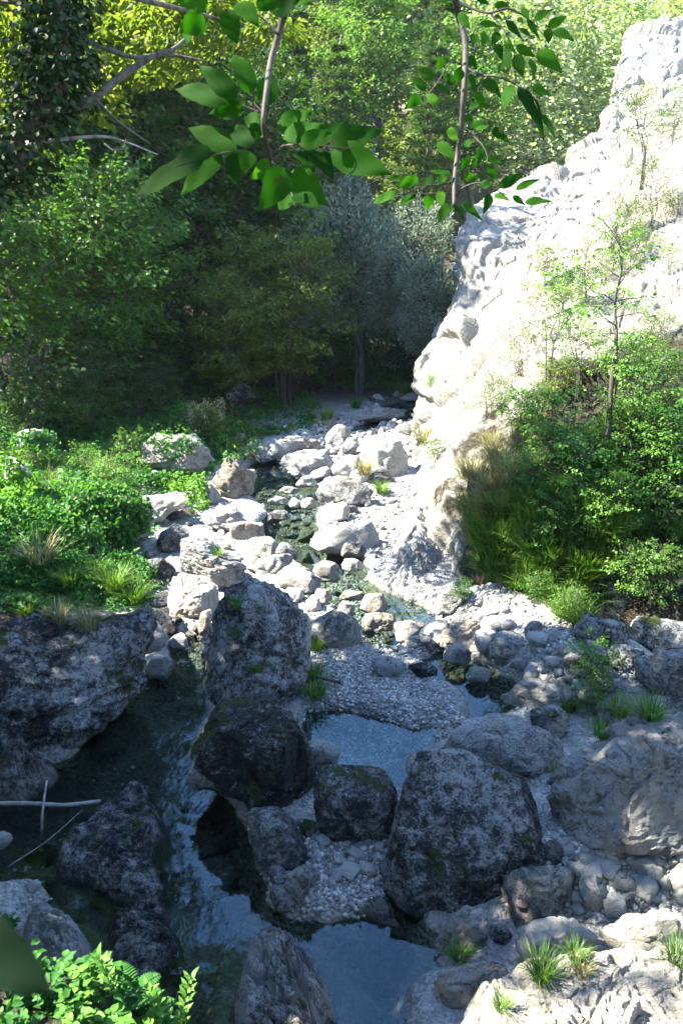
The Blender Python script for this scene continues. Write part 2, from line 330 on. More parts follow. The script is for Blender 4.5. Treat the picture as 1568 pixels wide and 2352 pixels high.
def H(x, y, detail=True):
    x = np.asarray(x, float).ravel(); y = np.asarray(y, float).ravel(); P = np.stack([x, y], 1)
    p3 = np.stack([x, y, np.zeros_like(x)], 1); w = W(np.clip(y, 0, 48))
    xl = np.interp(y, BANKL[:, 1], BANKL[:, 0]); dl = np.maximum(0, xl - x) * smooth(8.5, 12, y)
    bank = .16 * np.minimum(dl, 6) + .42 * np.maximum(0, dl - 6) * smooth(17, 24, y) + .14 * np.maximum(0, dl - 6)
    z = w + .12 + bank
    z = z + .10 * fbm(p3 * .9, 4, 3) + .05 * ridge(p3 * 2.3, 4, 9) * smooth(34, 20, y) * smooth(3, 0, dl)
    z = z + .45 * np.clip(y - 33, 0, 70) * smooth(33, 44, y) + .12 * np.maximum(0, y - 100)
    z = z + 42 * smooth(105, 330, y) + np.maximum(0, -x - 14) * .25 * smooth(20, 40, y) * smooth(160, 60, y)
    z = z + smooth(24, 60, y) * 1.3 * fbm(p3 * .12, 3, 5)
    for poly, h in HUMPW:
        m = (np.abs(x - poly[:, 0].mean()) < 8) & (np.abs(y - poly[:, 1].mean()) < 8)
        if m.any(): z[m] += h * smooth(-.3, .35, poly_sdf(P[m], poly))
    for poly, d, s in POOLW:
        m = (x > poly[:, 0].min() - 1) & (x < poly[:, 0].max() + 1) & (y > poly[:, 1].min() - 1) & (y < poly[:, 1].max() + 1)
        if m.any():
            jit = .26 * fbm(p3[m] * 1.5, 5, 21)
            k = smooth(-.16, s, poly_sdf(P[m], poly) + jit)
            z[m] = z[m] * (1 - k) + k * (w[m] - d + .07 * fbm(p3[m] * 3, 4, 31))
    # near bank under the camera
    nb = 3.5 - .75 * np.maximum(0, y + .5) - .12 * np.maximum(0, x)
    z = np.where(y < 6, np.maximum(z, nb), z)
    lb = 2.35 - .55 * np.maximum(0, x + .95) * 2.2 - 1.5 * np.maximum(0, y - 2.75 - .12 * np.maximum(0, -x - 1)) + .12 * fbm(p3 * 2.0, 3, 41)
    z = np.where((y < 6) & (x < .3), np.maximum(z, lb), z)
    return z

rows = np.concatenate([np.linspace(-7, 3, 60)[:-1], 3 * (420 / 3) ** (np.linspace(0, 1, 720))])
us = np.concatenate([np.linspace(-2.6, -.62, 60)[:-1], np.linspace(-.62, .62, 330), np.linspace(.62, 2.6, 60)[1:]])
gx = (us[None] * np.maximum(rows, 4.0)[:, None]); gy = np.repeat(rows[:, None], len(us), 1)
gz = H(gx, gy).reshape(gx.shape)
GV = np.stack([gx, gy, gz], -1).reshape(-1, 3); nr, nc = gx.shape
idx = np.arange(nr * nc).reshape(nr, nc)
GF = np.stack([idx[:-1, :-1], idx[:-1, 1:], idx[1:, 1:], idx[1:, :-1]], -1).reshape(-1, 4)
xl_ = np.interp(GV[:, 1], BANKL[:, 1], BANKL[:, 0]); soil = smooth(.0, 1.0, xl_ - GV[:, 0]) * smooth(7.5, 9, GV[:, 1])
soil = np.maximum(soil, smooth(25.5, 28, GV[:, 1])); soil = np.maximum(soil, smooth(.9, 1.3, GV[:, 2]) * (GV[:, 1] < 5))

def ground_material():
    t = NT('stream_bed'); geo = t.n('NewGeometry'); pos = geo.outputs['Position']; sep = t.n('SeparateXYZ', i0=pos)
    zone = t.n('Attribute', attribute_name='tint').outputs['Fac']
    n1 = t.noise(pos, 5, 8, .7); n2 = t.noise(pos, 28, 5, .7); v = t.n('TexVoronoi'); t.set(v.inputs['Vector'], pos); v.inputs['Scale'].default_value = 24
    sepc = t.n('SeparateColor', i0=v.outputs['Color']).outputs[0]
    f = t.math('ADD', t.math('MULTIPLY', n1, .5), t.math('MULTIPLY', n2, .5))
    col = t.ramp(f, [(.36, (.09, .088, .083)), (.5, (.27, .265, .255)), (.66, (.5, .49, .47))])
    so = t.ramp(n1, [(.35, (.018, .016, .010)), (.65, (.06, .05, .03))]); so = t.mix(t.ramp(t.math('MULTIPLY', sep.outputs[1], .005), [(.22, 0.0), (.45, 1.0)]), so, (.40, .42, .31))  # soil pales with distance, haze and glare put into its colour
    col = t.mix(zone, col, so)
    wl = t.math('MULTIPLY', t.math('MAXIMUM', t.math('SUBTRACT', sep.outputs[1], 8.0), 0.0), .05); dz = t.math('SUBTRACT', sep.outputs[2], wl)
    wet = t.ramp(t.math('ADD', dz, .5), [(.50, 1.0), (.58, 0.0)])
    algae = t.ramp(t.math('ADD', t.math('MULTIPLY', dz, .9), t.math('MULTIPLY', t.noise(pos, 2.0, 5, .65), .9)), [(.16, (.022, .020, .010)), (.36, (.095, .085, .045)), (.52, (.22, .20, .145))])
    col = t.mix(t.math('MULTIPLY', wet, .8), col, algae)
    h = t.math('SUBTRACT', t.math('ADD', n1, t.math('MULTIPLY', n2, .4)), t.math('MULTIPLY', v.outputs['Distance'], .8))
    b = t.n('Bump'); b.inputs['Distance'].default_value = .06; t.set(b.inputs['Height'], h)
    p = t.n('BsdfPrincipled'); t.set(p.inputs['Base Color'], col); t.set(p.inputs['Roughness'], t.math('SUBTRACT', .9, t.math('MULTIPLY', wet, .4))); t.set(p.inputs['Normal'], b.outputs[0])
    t.t.links.new(p.outputs[0], t.out.inputs[0]); return t.m
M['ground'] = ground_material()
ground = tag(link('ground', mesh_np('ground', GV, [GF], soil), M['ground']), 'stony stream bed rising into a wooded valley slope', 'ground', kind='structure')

def water_material():
    t = NT('stream_water'); pos = t.n('NewGeometry').outputs['Position']
    n1 = t.noise(t.map(pos, (0, 0, .35), (1, .45, 1)), 10, 3, .55, .8); n2 = t.noise(pos, 2.2, 2, .5)
    act = t.ramp(t.noise(pos, .7, 2, .5), [(.46, .06), (.66, 1.0)])
    h = t.math('MULTIPLY', t.math('ADD', n1, t.math('MULTIPLY', n2, 1.2)), act)
    b = t.n('Bump'); b.inputs['Distance'].default_value = .007; b.inputs['Strength'].default_value = 1; t.set(b.inputs['Height'], h)
    gl = t.n('BsdfGlossy'); gl.inputs['Roughness'].default_value = .02; gl.inputs['Color'].default_value = (.62, .86, 1, 1); t.set(gl.inputs['Normal'], b.outputs[0])
    tr = t.n('BsdfTransparent'); tr.inputs[0].default_value = (.66, .78, .72, 1)
    fr = t.n('Fresnel'); fr.inputs[0].default_value = 1.46; t.set(fr.inputs['Normal'], b.outputs[0])
    mx = t.n('MixShader', i0=fr.outputs[0], i1=tr.outputs[0], i2=gl.outputs[0]); t.t.links.new(mx.outputs[0], t.out.inputs[0]); return t.m
M['water'] = water_material()
wy = np.concatenate([np.linspace(1.5, 8, 14), np.linspace(8.5, 40, 64)]); wx = np.linspace(-9, 8, 8)
wv = np.stack([np.tile(wx, len(wy)), np.repeat(wy, len(wx)), np.repeat(W(wy), len(wx))], 1); wi = np.arange(len(wv)).reshape(len(wy), len(wx))
tag(link('water', mesh_np('water', wv, [np.stack([wi[:-1, :-1], wi[:-1, 1:], wi[1:, 1:], wi[1:, :-1]], -1).reshape(-1, 4)]), M['water']), 'clear shallow stream water in pools between the rocks', 'water', kind='structure')

# ---------------------------------------------------------------- cliff on the right
SEC = [
    [(1060, 930, 30), (1090, 760, 32), (1110, 560, 34), (1160, 480, 36), (1330, 380, 39), (1480, 230, 43), (1560, 90, 46), (1680, 20, 48), (1800, 20, 50)],
    [(975, 985, 23.3), (985, 890, 23.6), (1003, 780, 24), (1042, 650, 24.5), (1052, 535, 25.2), (1108, 478, 26.5), (1235, 428, 29), (1385, 300, 33), (1410, 195, 36), (1470, 78, 40), (1580, 50, 42)],
    [(965, 1060, 19.5), (985, 985, 19.8), (1040, 880, 20.4), (1110, 760, 21.2), (1170, 640, 22.4), (1250, 530, 24.5), (1360, 440, 27), (1460, 310, 31), (1530, 190, 35), (1600, 80, 38), (1700, 40, 41)],
    [(985, 1200, 15.6), (1000, 1120, 15.9), (1050, 1010, 16.4), (1130, 880, 17.4), (1210, 740, 18.8), (1290, 620, 20.8), (1400, 500, 23.5), (1510, 370, 27), (1620, 230, 32), (1700, 90, 36), (1800, 40, 39)],
    [(1050, 1340, 12.4), (1075, 1240, 12.7), (1130, 1120, 13.3), (1220, 980, 14.4), (1320, 840, 15.8), (1420, 700, 17.6), (1520, 540, 20), (1640, 380, 23.5), (1760, 230, 28), (1850, 90, 33), (1950, 40, 36)],
    [(1180, 1420, 11.1), (1210, 1340, 11.3), (1290, 1210, 11.9), (1390, 1060, 12.8), (1490, 900, 14), (1600, 740, 15.6), (1730, 560, 18), (1850, 390, 21.5), (1970, 240, 26), (2050, 90, 31), (2150, 40, 34)],
    [(1360, 1425, 11.1), (1405, 1345, 11.4), (1490, 1220, 12), (1590, 1080, 12.6), (1700, 920, 12.9), (1820, 750, 14.4), (1950, 560, 16.5), (2080, 390, 20), (2200, 240, 24), (2300, 90, 29), (2400, 40, 33)],
    [(1640, 1460, 10.7), (1690, 1370, 11.0), (1790, 1240, 11.5), (1900, 1110, 12), (2020, 950, 12.6), (2150, 770, 13), (2290, 570, 15), (2430, 390, 18), (2560, 240, 22), (2700, 90, 27), (2800, 40, 31)],
]
secs = []
for s in SEC:
    a = np.array(s, float); P = at_y(a[:, 0], a[:, 1], a[:, 2]); P = np.vstack([[P[0, 0] - .15, P[0, 1] - .1, P[0, 2] - 1.6], P])
    if len(P) == 10: P = np.vstack([P, P[-1] + [6, 2, 1], P[-1] + [12, 4, 1]])
    else: P = np.vstack([P])
    # resample by length
    Q = spline(P, 12); L = np.concatenate([[0], np.cumsum(np.linalg.norm(np.diff(Q, axis=0), axis=1))]); tt = np.linspace(0, 1, 400) ** 1.15 * L[-1]
    secs.append(np.stack([np.interp(tt, L, Q[:, k]) for k in range(3)], 1))
secs = np.array(secs)                                  # (8,260,3)
grid = np.stack([spline(secs[:, j], 84) for j in range(secs.shape[1])], 1)     # (~337,260,3)
CV = grid.reshape(-1, 3); ci = np.arange(len(CV)).reshape(grid.shape[:2])
CF = np.stack([ci[:-1, :-1], ci[:-1, 1:], ci[1:, 1:], ci[1:, :-1]], -1).reshape(-1, 4)
du = np.gradient(grid, axis=0); dv = np.gradient(grid, axis=1); CN = unit(np.cross(dv, du).reshape(-1, 3)); CN *= np.sign((CN @ np.array([-.7, -.5, .5])).mean())
st = CV @ np.array([[.8, .1, .3], [.1, .9, .2], [-.3, .2, 2.2]])
fade = smooth(0, .04, np.linspace(0, 1, 400))[None].repeat(grid.shape[0], 0).reshape(-1)
wq = .5 * np.stack([vnoise(CV * .9, 61), vnoise(CV * .9, 62), vnoise(CV * .9, 63)], 1)
b1, e1 = blocks(CV * np.array([.55, .55, .8]) + wq * .5, 81); b2, e2 = blocks(CV * np.array([1.5, 1.5, 2.1]) + wq, 82); b3, e3 = blocks(CV * 3.6 + wq * 2, 83)
disp = .30 * fbm(CV * .45, 4, 71) + .05 * ridge(st * .8, 4, 72) + .04 * ridge(CV * 2.4, 4, 73) + .30 * b1 + .07 * b2 + .03 * b3 - .12 * smooth(.09, 0, e1) - .06 * smooth(.08, 0, e2)
CV = CV + CN * (disp * (.4 + .6 * fade))[:, None]
sI = np.repeat(np.linspace(0, 7, grid.shape[0])[:, None], 400, 1).reshape(-1); tI = np.repeat(np.linspace(0, 1, 400)[None], grid.shape[0], 0).reshape(-1)
CS = smooth(3.6, 4.6, sI) * smooth(.36, .24, tI) + .55 * smooth(2.6, 3.4, sI) * smooth(.26, .16, tI) * smooth(.04, .12, tI)
cliff = tag(link('cliff', mesh_np('cliff', CV, [CF], CS, False), M['rock_cliff']), 'steep pale limestone cliff on the right of the stream', 'cliff', kind='structure')
BV_G = BVHTree.FromPolygons(GV.tolist(), GF.tolist()); BV_C = BVHTree.FromPolygons(CV.tolist(), CF.tolist())
def hit(u, v):
    """first point of ground or cliff on the line of sight, and its normal"""
    d = Vector(unit(ray(u, v))); o = Vector(CAM); best = None
    for b in (BV_G, BV_C):
        l, n, i, dist = b.ray_cast(o, d, 400)
        if l is not None and (best is None or dist < best[2]): best = (np.array(l), np.array(n), dist)
    if best is None: return None
    n = best[1]; return best[0], (n if n @ np.array(d) < 0 else -n), best[2]
def down(x, y, top=60.0):
    z = H([x], [y])[0]
    l, n, i, dist = BV_C.ray_cast(Vector((x, y, top)), Vector((0, 0, -1)), 200)
    return max(z, l.z) if l is not None else z
# ================================================================ ROCKS
_ico = {}
def ico(sub):
    if sub not in _ico:
        import bmesh
        bm = bmesh.new(); bmesh.ops.create_icosphere(bm, subdivisions=sub, radius=1)
        _ico[sub] = (np.array([v.co[:] for v in bm.verts]), np.array([[v.index for v in f.verts] for f in bm.faces])); bm.free()
    return _ico[sub]
def clip_planes(p, rng, n, lo, hi, extra=()):
    ns = [np.array(e, float) for e in extra] + [rng.normal(size=3) for _ in range(n)]
    for k in ns:
        k = k / np.linalg.norm(k); q = p @ k; h = q.max() * rng.uniform(lo, hi)
        p = p - k * (np.maximum(0, q - h) * .9)[:, None]
    return p
def roughen(p, s, seed, amp=1.0, aniso=None):
    d = unit(p); q = p / s + seed * 3.7
    st = p / s @ (aniso if aniso is not None else np.eye(3)) + seed
    wq = .35 * np.stack([vnoise(q * 1.6, 3), vnoise(q * 1.6, 4), vnoise(q * 1.6, 5)], 1); M_ = np.eye(3) if aniso is None else aniso
    b1, e1 = blocks((q + wq * .6) @ M_ * .95 + seed, seed + 70)
    a = .10 * fbm(q * 1.1, 3, seed) + .035 * ridge(st * 1.9, 5, seed + 5) + .015 * ridge(q * 6.0, 4, seed + 9) + .12 * b1 - .07 * smooth(.08, 0, e1)
    if len(p) > 2000:
        b2, e2 = blocks((q + wq) @ M_ * 2.3 + seed, seed + 80); a = a + .055 * b2 - .04 * smooth(.07, 0, e2) * smooth(-.5, .2, vnoise(q * 1.3 + 4, seed))
    if len(p) > 5000:
        b3, e3 = blocks((q + wq) @ M_ * 5.5 + seed, seed + 90); a = a + .022 * b3 - .016 * smooth(.08, 0, e3) * smooth(-.2, .2, vnoise(q * 1.5, seed))
        w1, w2 = worley(q * 4.5, seed); a = a - .03 * smooth(.26, .08, w1) * smooth(-.1, .3, vnoise(q * 1.2 + 9, seed))
    if len(p) > 20000:
        b4, e4 = blocks(q @ M_ * 13 + seed, seed + 95); a = a + .009 * b4 + .006 * ridge(q * 15, 3, seed + 60)
    return p + d * (a * s * amp)[:, None]
HERO = []      # outlines, to keep small stones off
ANI = np.array([[1, .2, .1], [-.2, .9, .5], [.1, -.8, 2.4]])
GROOVE = np.array([[3.2, .2, .1], [.2, 2.2, .1], [.1, .1, .7]])
def rock(crop, pts, label, mat='rock_mid', seed=1, sub=5, thick=.8, y=None, lift=.05, amp=1.0, name='boulder', cat='boulder', aniso=None, planes=5, back=.45, group=None, top=True):
    P = cropmap(crop, pts); HERO.append(P); rng = np.random.default_rng(seed)
    x, v = P[:, 0], P[:, 1]; cr = x * np.roll(v, -1) - np.roll(x, -1) * v; A = cr.sum() / 2
    uc = ((x + np.roll(x, -1)) * cr).sum() / (6 * A); vc = ((v + np.roll(v, -1)) * cr).sum() / (6 * A); A = abs(A)
    vb = v.max() - .10 * (v.max() - v.min())
    t0 = (at_w(uc, vb, lift) - CAM) @ FWD
    if y is not None: t0 = y
    else:
        l_, n_, i_, d_ = BV_G.ray_cast(Vector(CAM), Vector(unit(ray(uc, vb))), 200)
        if l_ is not None and l_.z > W(l_.y) + lift: t0 = (np.array(l_) - CAM) @ FWD
    size = math.sqrt(A / math.pi) * t0 / F                      # world radius
    T = thick * size; t = t0 + back * T
    k = t / F
    V0, Fc = ico(sub)
    th = np.arctan2(V0[:, 1], V0[:, 0])
    # radial outline
    q = (P - [uc, vc]) * [1, -1]; R = np.zeros(720); an = np.arange(720) / 720 * 2 * math.pi - math.pi; dirs = np.stack([np.cos(an), np.sin(an)], 1)
    for i in range(len(q)):
        a = q[i]; e = q[(i + 1) % len(q)] - a; den = dirs[:, 0] * e[1] - dirs[:, 1] * e[0]
        with np.errstate(all='ignore'):
            r = (a[0] * e[1] - a[1] * e[0]) / den; s = (a[0] * dirs[:, 1] - a[1] * dirs[:, 0]) / den
        ok = (r > 0) & (s >= -1e-6) & (s <= 1 + 1e-6); R = np.where(ok, np.maximum(R, np.where(ok, r, 0)), R)
    ker = np.exp(-np.linspace(-2, 2, 19) ** 2); ker /= ker.sum(); R = np.convolve(np.concatenate([R[-9:], R, R[:9]]), ker, 'valid')
    r = np.interp(th, an, R, period=2 * math.pi) * k
    rin = np.sqrt(np.clip(1 - V0[:, 2] ** 2, 0, 1)) ** .72
    px, py, pz = np.cos(th) * r * rin, np.sin(th) * r * rin, np.sign(V0[:, 2]) * np.abs(V0[:, 2]) ** .85 * T
    w0, w1, h0, h1 = px.min(), px.max(), py.min(), py.max()
    p = px[:, None] * RIGHT + py[:, None] * UP - pz[:, None] * FWD
    ex = [(rng.uniform(-.3, .3), rng.uniform(-.35, .05), 1)] if top else []
    ex += [(rng.uniform(-.3, .3), -1, rng.uniform(.1, .4)), (-.9, -.5, .25), (.8, -.6, .2)]
    p = clip_planes(p, rng, planes + 3, .62, .93, ex)
    p = roughen(p, size, seed, amp * (.72 if sub > 5 else .85), aniso)
    # keep the traced width and height
    a, b = p @ RIGHT, p @ UP
    p = p + RIGHT * (((a - a.min()) / (a.max() - a.min()) * (w1 - w0) + w0 - a))[:, None] + UP * (((b - b.min()) / (b.max() - b.min()) * (h1 - h0) + h0 - b))[:, None]
    c = at_depth(uc, vc, t); p = p + c
    o = np.array([c[0], c[1], p[:, 2].min()])
    ob = tag(link(name, mesh_np(name, p - o, [Fc], None, sub < 6), M[mat], loc=o), label, cat, group); return ob

def slab(crop, pts, h, label, mat='rock_bed', seed=1, off=.1, soft=.35, amp=1.0, name='bedrock_hump', cat='bedrock', n=230, bottom=-.35, tilt=(0, 0)):
    """low rock whose traced outline lies on the ground: a real relief of height h"""
    P = cropmap(crop, pts); HERO.append(P); Q = at_w(P[:, 0], P[:, 1], off)[:, :2]; a, b = Q.min(0) - .25, Q.max(0) + .25; c = Q.mean(0)
    X, Y = np.meshgrid(np.linspace(a[0], b[0], n), np.linspace(a[1], b[1], n)); p = np.stack([X.ravel(), Y.ravel(), np.zeros(n * n)], 1); size = math.sqrt((b - a).prod()) / 2
    sd = poly_sdf(p[:, :2], Q) + .10 * fbm(p * 2.2, 4, seed); k = smooth(-.12, soft, sd); st = (p @ np.array([[1, .5, 0], [-.5, 1, 0], [0, 0, 1.]])) * [1.0, 4.5, 1] + seed
    iso = mat == 'rock_ledge'; k1, k2, k3 = (([1.5, 2.0, 1], [4.2, 5.0, 1], [10, 12, 1]) if iso else ([1.4, 3.2, 1], [4, 7.5, 1], [10, 17, 1])); wq = .3 * np.stack([vnoise(p * 1.6, 3), vnoise(p * 1.6, 4), 0 * p[:, 0]], 1); bq1, be1 = blocks((p + wq) @ np.array([[1, .4, 0], [-.4, 1, 0], [0, 0, 1.]]) * k1 + seed, seed); bq2, be2 = blocks((p + wq) * k2 + seed, seed + 1)
    z = W(p[:, 1]) + bottom + (h - bottom) * k + k * amp * (.05 * bq1 - .04 * smooth(.08, 0, be1) + .07 * bq2 - .05 * smooth(.08, 0, be2) + .04 * blocks((p + wq) * k3 + seed, seed + 2)[0] + .09 * fbm(p * 1.2, 4, seed + 2) + .05 * ridge(st * 1.1, 5, seed + 3) + .03 * ridge(p * 4.5, 4, seed + 4) + .05 * ridge(p * 7, 4, seed + 5) + .025 * ridge(p * 17, 3, seed + 6)) + k * ((p[:, 0] - c[0]) * tilt[0] + (p[:, 1] - c[1]) * tilt[1])
    V = np.stack([p[:, 0], p[:, 1], z], 1); i = np.arange(n * n).reshape(n, n); o = np.array([c[0], c[1], 0]); Fc = np.stack([i[:-1, :-1], i[:-1, 1:], i[1:, 1:], i[1:, :-1]], -1).reshape(-1, 4)
    keep = (k[Fc].max(1) > .002); Fc = Fc[keep]; used = np.unique(Fc); mp = np.zeros(n * n, int); mp[used] = np.arange(len(used))
    return tag(link(name, mesh_np(name, V[used] - o, [mp[Fc]], None, False), M[mat], loc=o), label, cat)

R_ = rock
# --- near foreground
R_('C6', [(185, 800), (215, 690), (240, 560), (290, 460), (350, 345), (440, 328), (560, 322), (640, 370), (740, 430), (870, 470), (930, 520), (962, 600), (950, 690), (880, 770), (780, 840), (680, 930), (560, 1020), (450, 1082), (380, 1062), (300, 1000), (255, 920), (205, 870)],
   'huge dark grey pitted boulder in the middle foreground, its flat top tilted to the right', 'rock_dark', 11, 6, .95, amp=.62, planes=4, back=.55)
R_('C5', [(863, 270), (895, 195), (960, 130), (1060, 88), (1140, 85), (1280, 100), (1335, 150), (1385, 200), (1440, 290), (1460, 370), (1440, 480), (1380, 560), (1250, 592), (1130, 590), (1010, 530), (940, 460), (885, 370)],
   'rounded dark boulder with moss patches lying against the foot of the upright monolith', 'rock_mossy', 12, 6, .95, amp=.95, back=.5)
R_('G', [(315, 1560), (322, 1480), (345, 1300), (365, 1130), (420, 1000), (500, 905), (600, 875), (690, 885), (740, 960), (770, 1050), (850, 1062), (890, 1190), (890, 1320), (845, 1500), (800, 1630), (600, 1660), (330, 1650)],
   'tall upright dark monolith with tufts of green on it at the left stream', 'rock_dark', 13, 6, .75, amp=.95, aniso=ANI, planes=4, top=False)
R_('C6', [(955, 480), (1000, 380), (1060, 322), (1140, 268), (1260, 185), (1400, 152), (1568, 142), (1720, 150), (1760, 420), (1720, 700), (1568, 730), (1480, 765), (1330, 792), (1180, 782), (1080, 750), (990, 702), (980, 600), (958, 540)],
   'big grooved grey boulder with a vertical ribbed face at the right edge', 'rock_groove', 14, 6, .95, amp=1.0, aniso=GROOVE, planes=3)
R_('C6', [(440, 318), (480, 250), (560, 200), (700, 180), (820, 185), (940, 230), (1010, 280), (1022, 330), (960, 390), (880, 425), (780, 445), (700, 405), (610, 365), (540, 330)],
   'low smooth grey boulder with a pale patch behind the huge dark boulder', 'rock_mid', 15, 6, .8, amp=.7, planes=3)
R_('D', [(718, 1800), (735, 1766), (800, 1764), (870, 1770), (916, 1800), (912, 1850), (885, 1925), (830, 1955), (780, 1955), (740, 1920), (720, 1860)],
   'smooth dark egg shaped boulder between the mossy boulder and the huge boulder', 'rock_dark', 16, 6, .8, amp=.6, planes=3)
R_('C5', [(1125, 650), (1150, 590), (1220, 568), (1280, 600), (1330, 640), (1395, 690), (1425, 760), (1425, 840), (1360, 845), (1290, 885), (1200, 865), (1145, 800)],
   'grey jagged boulder at the water below the mossy boulder', 'rock_mid', 17, 5, .8, amp=1.1)
R_('C5', [(1385, 280), (1440, 265), (1500, 285), (1562, 330), (1545, 385), (1470, 410), (1390, 400)], 'small mossy rock wedged right behind the mossy boulder above the blue pool', 'rock_mossy', 18, 5, .8)
slab('D', [(508, 2245), (535, 2190), (560, 2120), (620, 2100), (690, 2140), (740, 2170), (785, 2225), (795, 2290), (775, 2352), (750, 2500), (520, 2500), (505, 2330)], .30, 'rough layered bedrock knob rising from the pool at the bottom edge', 'rock_dark', 19, .2, .2, .85, n=460)
slab('D', [(120, 1940), (180, 1875), (235, 1825), (300, 1778), (352, 1790), (370, 1880), (364, 1960), (395, 2015), (385, 2085), (310, 2085), (240, 2030), (130, 2000)], .13, 'low layered bedrock hump rising from the shallow left pool', 'rock_dark', 20, .1, .14, .5, n=300)
slab('D', [(262, 2075), (330, 2050), (395, 2075), (410, 2160), (375, 2260), (350, 2400), (250, 2400), (240, 2180)], .11, 'dark layered bedrock running down beside the pool to the green plants', 'rock_dark', 21, .1, .14, .5, n=300)
slab('D', [(40, 2085), (110, 2055), (180, 2085), (225, 2140), (265, 2200), (300, 2300), (130, 2300), (20, 2180)], .22, 'grey rough bedrock slope above the bottom left green plants', 'rock_mid', 22, .15, .2, .6, n=300)
slab('D', [(905, 2480), (935, 2380), (965, 2310), (985, 2265), (1030, 2220), (1090, 2190), (1150, 2160), (1230, 2150), (1300, 2125), (1400, 2115), (1480, 2095), (1568, 2085), (1850, 2090), (2000, 2500), (1600, 2900), (1000, 2800)], .80, 'broad sunlit cream limestone ledge filling the bottom right corner', 'rock_ledge', 23, .62, .42, .55, 'limestone_ledge', 'rock ledge', 420, -.2, (-.04, -.10))
R_('C6', [(790, 1230), (850, 1130), (960, 1082), (1040, 1090), (1120, 1140), (1195, 1180), (1150, 1215), (1080, 1240), (960, 1290), (860, 1310)], 'grey folded rock hump on top of the cream ledge', 'rock_mid', 24, 5, .7, aniso=ANI, amp=.9)
R_('C6', [(425, 1400), (470, 1325), (600, 1305), (700, 1330), (770, 1400), (850, 1440), (700, 1490), (560, 1490), (440, 1490)], 'rounded brownish rock on the left end of the cream ledge', 'rock_brown', 25, 5, .7, aniso=ANI, amp=.8)
R_('C6', [(1190, 1190), (1210, 1120), (1290, 1090), (1370, 1090), (1440, 1040), (1500, 1080), (1568, 1150), (1600, 1260), (1480, 1300), (1300, 1290), (1200, 1270)], 'sunlit cracked white rock on the right of the cream ledge', 'rock_ledge', 26, 5, .6, aniso=ANI, amp=1.0)
R_('C6', [(735, 1010), (750, 900), (830, 850), (920, 858), (1010, 830), (1065, 880), (1080, 950), (1050, 1030), (960, 1095), (850, 1135), (755, 1110)], 'blocky grey rock under the right side of the huge dark boulder', 'rock_mid', 27, 5, .8, aniso=ANI)
R_('C6', [(1085, 960), (1120, 890), (1180, 880), (1232, 930), (1245, 1000), (1170, 1055), (1110, 1025)], 'angular dark grey rock on the cobbles left of the split pale rock', 'rock_mid', 28, 5, .8)
R_('C6', [(425, 1200), (500, 1080), (580, 1040), (660, 1060), (675, 1150), (600, 1205), (510, 1255), (435, 1245)], 'dark grey block under the lower tip of the huge dark boulder', 'rock_mid', 29, 5, .8)
R_('C6', [(675, 1125), (740, 1105), (785, 1150), (745, 1200), (680, 1200)], 'small dark wedge of rock above the cream ledge', 'rock_dark', 30, 4, .8)
R_('C6', [(922, 775), (950, 720), (1000, 728), (1015, 800), (985, 845), (930, 825)], 'smooth upright grey stone touching the huge dark boulder', 'rock_mid', 31, 4, .8)
R_('C6', [(1008, 775), (1040, 738), (1078, 760), (1062, 805), (1012, 802)], 'small pale square stone between the two biggest boulders', 'rock_pale', 32, 4, .8)
R_('C6', [(1068, 815), (1120, 780), (1190, 800), (1195, 850), (1120, 872), (1078, 845)], 'flat grey stone under the grooved boulder', 'rock_mid', 33, 4, .8)
R_('C6', [(1188, 1000), (1230, 962), (1300, 980), (1315, 1040), (1270, 1095), (1205, 1065)], 'split pale grey rock beside a green sprig on the right cobbles', 'rock_pale', 34, 4, .8)
R_('C6', [(1325, 845), (1370, 798), (1440, 830), (1495, 870), (1480, 935), (1420, 925), (1350, 885)], 'large rounded pale cobble on the heap under the grooved boulder', 'rock_pale', 35, 4, .8)
R_('C6', [(1490, 910), (1568, 840), (1660, 850), (1660, 1010), (1568, 1015), (1505, 985)], 'dark grey rock cut by the right edge above the cream ledge', 'rock_mid', 36, 5, .8)
R_('C6', [(1478, 745), (1530, 690), (1620, 690), (1620, 785), (1515, 785)], 'grey stone at the right edge against the grooved boulder', 'rock_mid', 37, 4, .8)
R_('C5', [(1318, 640), (1340, 608), (1382, 615), (1376, 655), (1338, 665)], 'small white stone perched between dark boulders', 'rock_pale', 39, 3, .8, y=7.7)
R_('C5', [(1372, 665), (1400, 628), (1455, 640), (1452, 705), (1400, 718)], 'dark square stone below the small white stone', 'rock_dark', 40, 4, .8)
R_('C5', [(1296, 895), (1330, 850), (1420, 842), (1472, 900), (1462, 965), (1390, 1005), (1308, 975)], 'rounded grey boulder at the edge of the cobbles beside the near pool', 'rock_mid', 41, 5, .8)
R_('C5', [(1235, 960), (1290, 930), (1320, 985), (1385, 1010), (1360, 1050), (1260, 1050)], 'low grey stone at the waterline below the rounded grey boulder', 'rock_mid', 42, 4, .6)
slab('C6', [(-10, 970), (60, 910), (180, 880), (300, 960), (340, 1060), (320, 1130), (200, 1110), (60, 1090), (-80, 1070)], .16, 'layered grey bedrock at the pool under the huge dark boulder', seed=43)
R_('C5', [(-40, 700), (20, 680), (60, 700), (60, 740), (20, 760), (-40, 770)], 'pale stone at the left edge in the shallow pool', 'rock_pale', 44, 4, .7)
R_('C5', [(300, 1020), (340, 1000), (365, 1010), (350, 1030), (310, 1040)], 'small white flat stone lying in the dark left pool', 'rock_pale', 45, 3, .4, lift=-.05, name='stone', cat='stone')
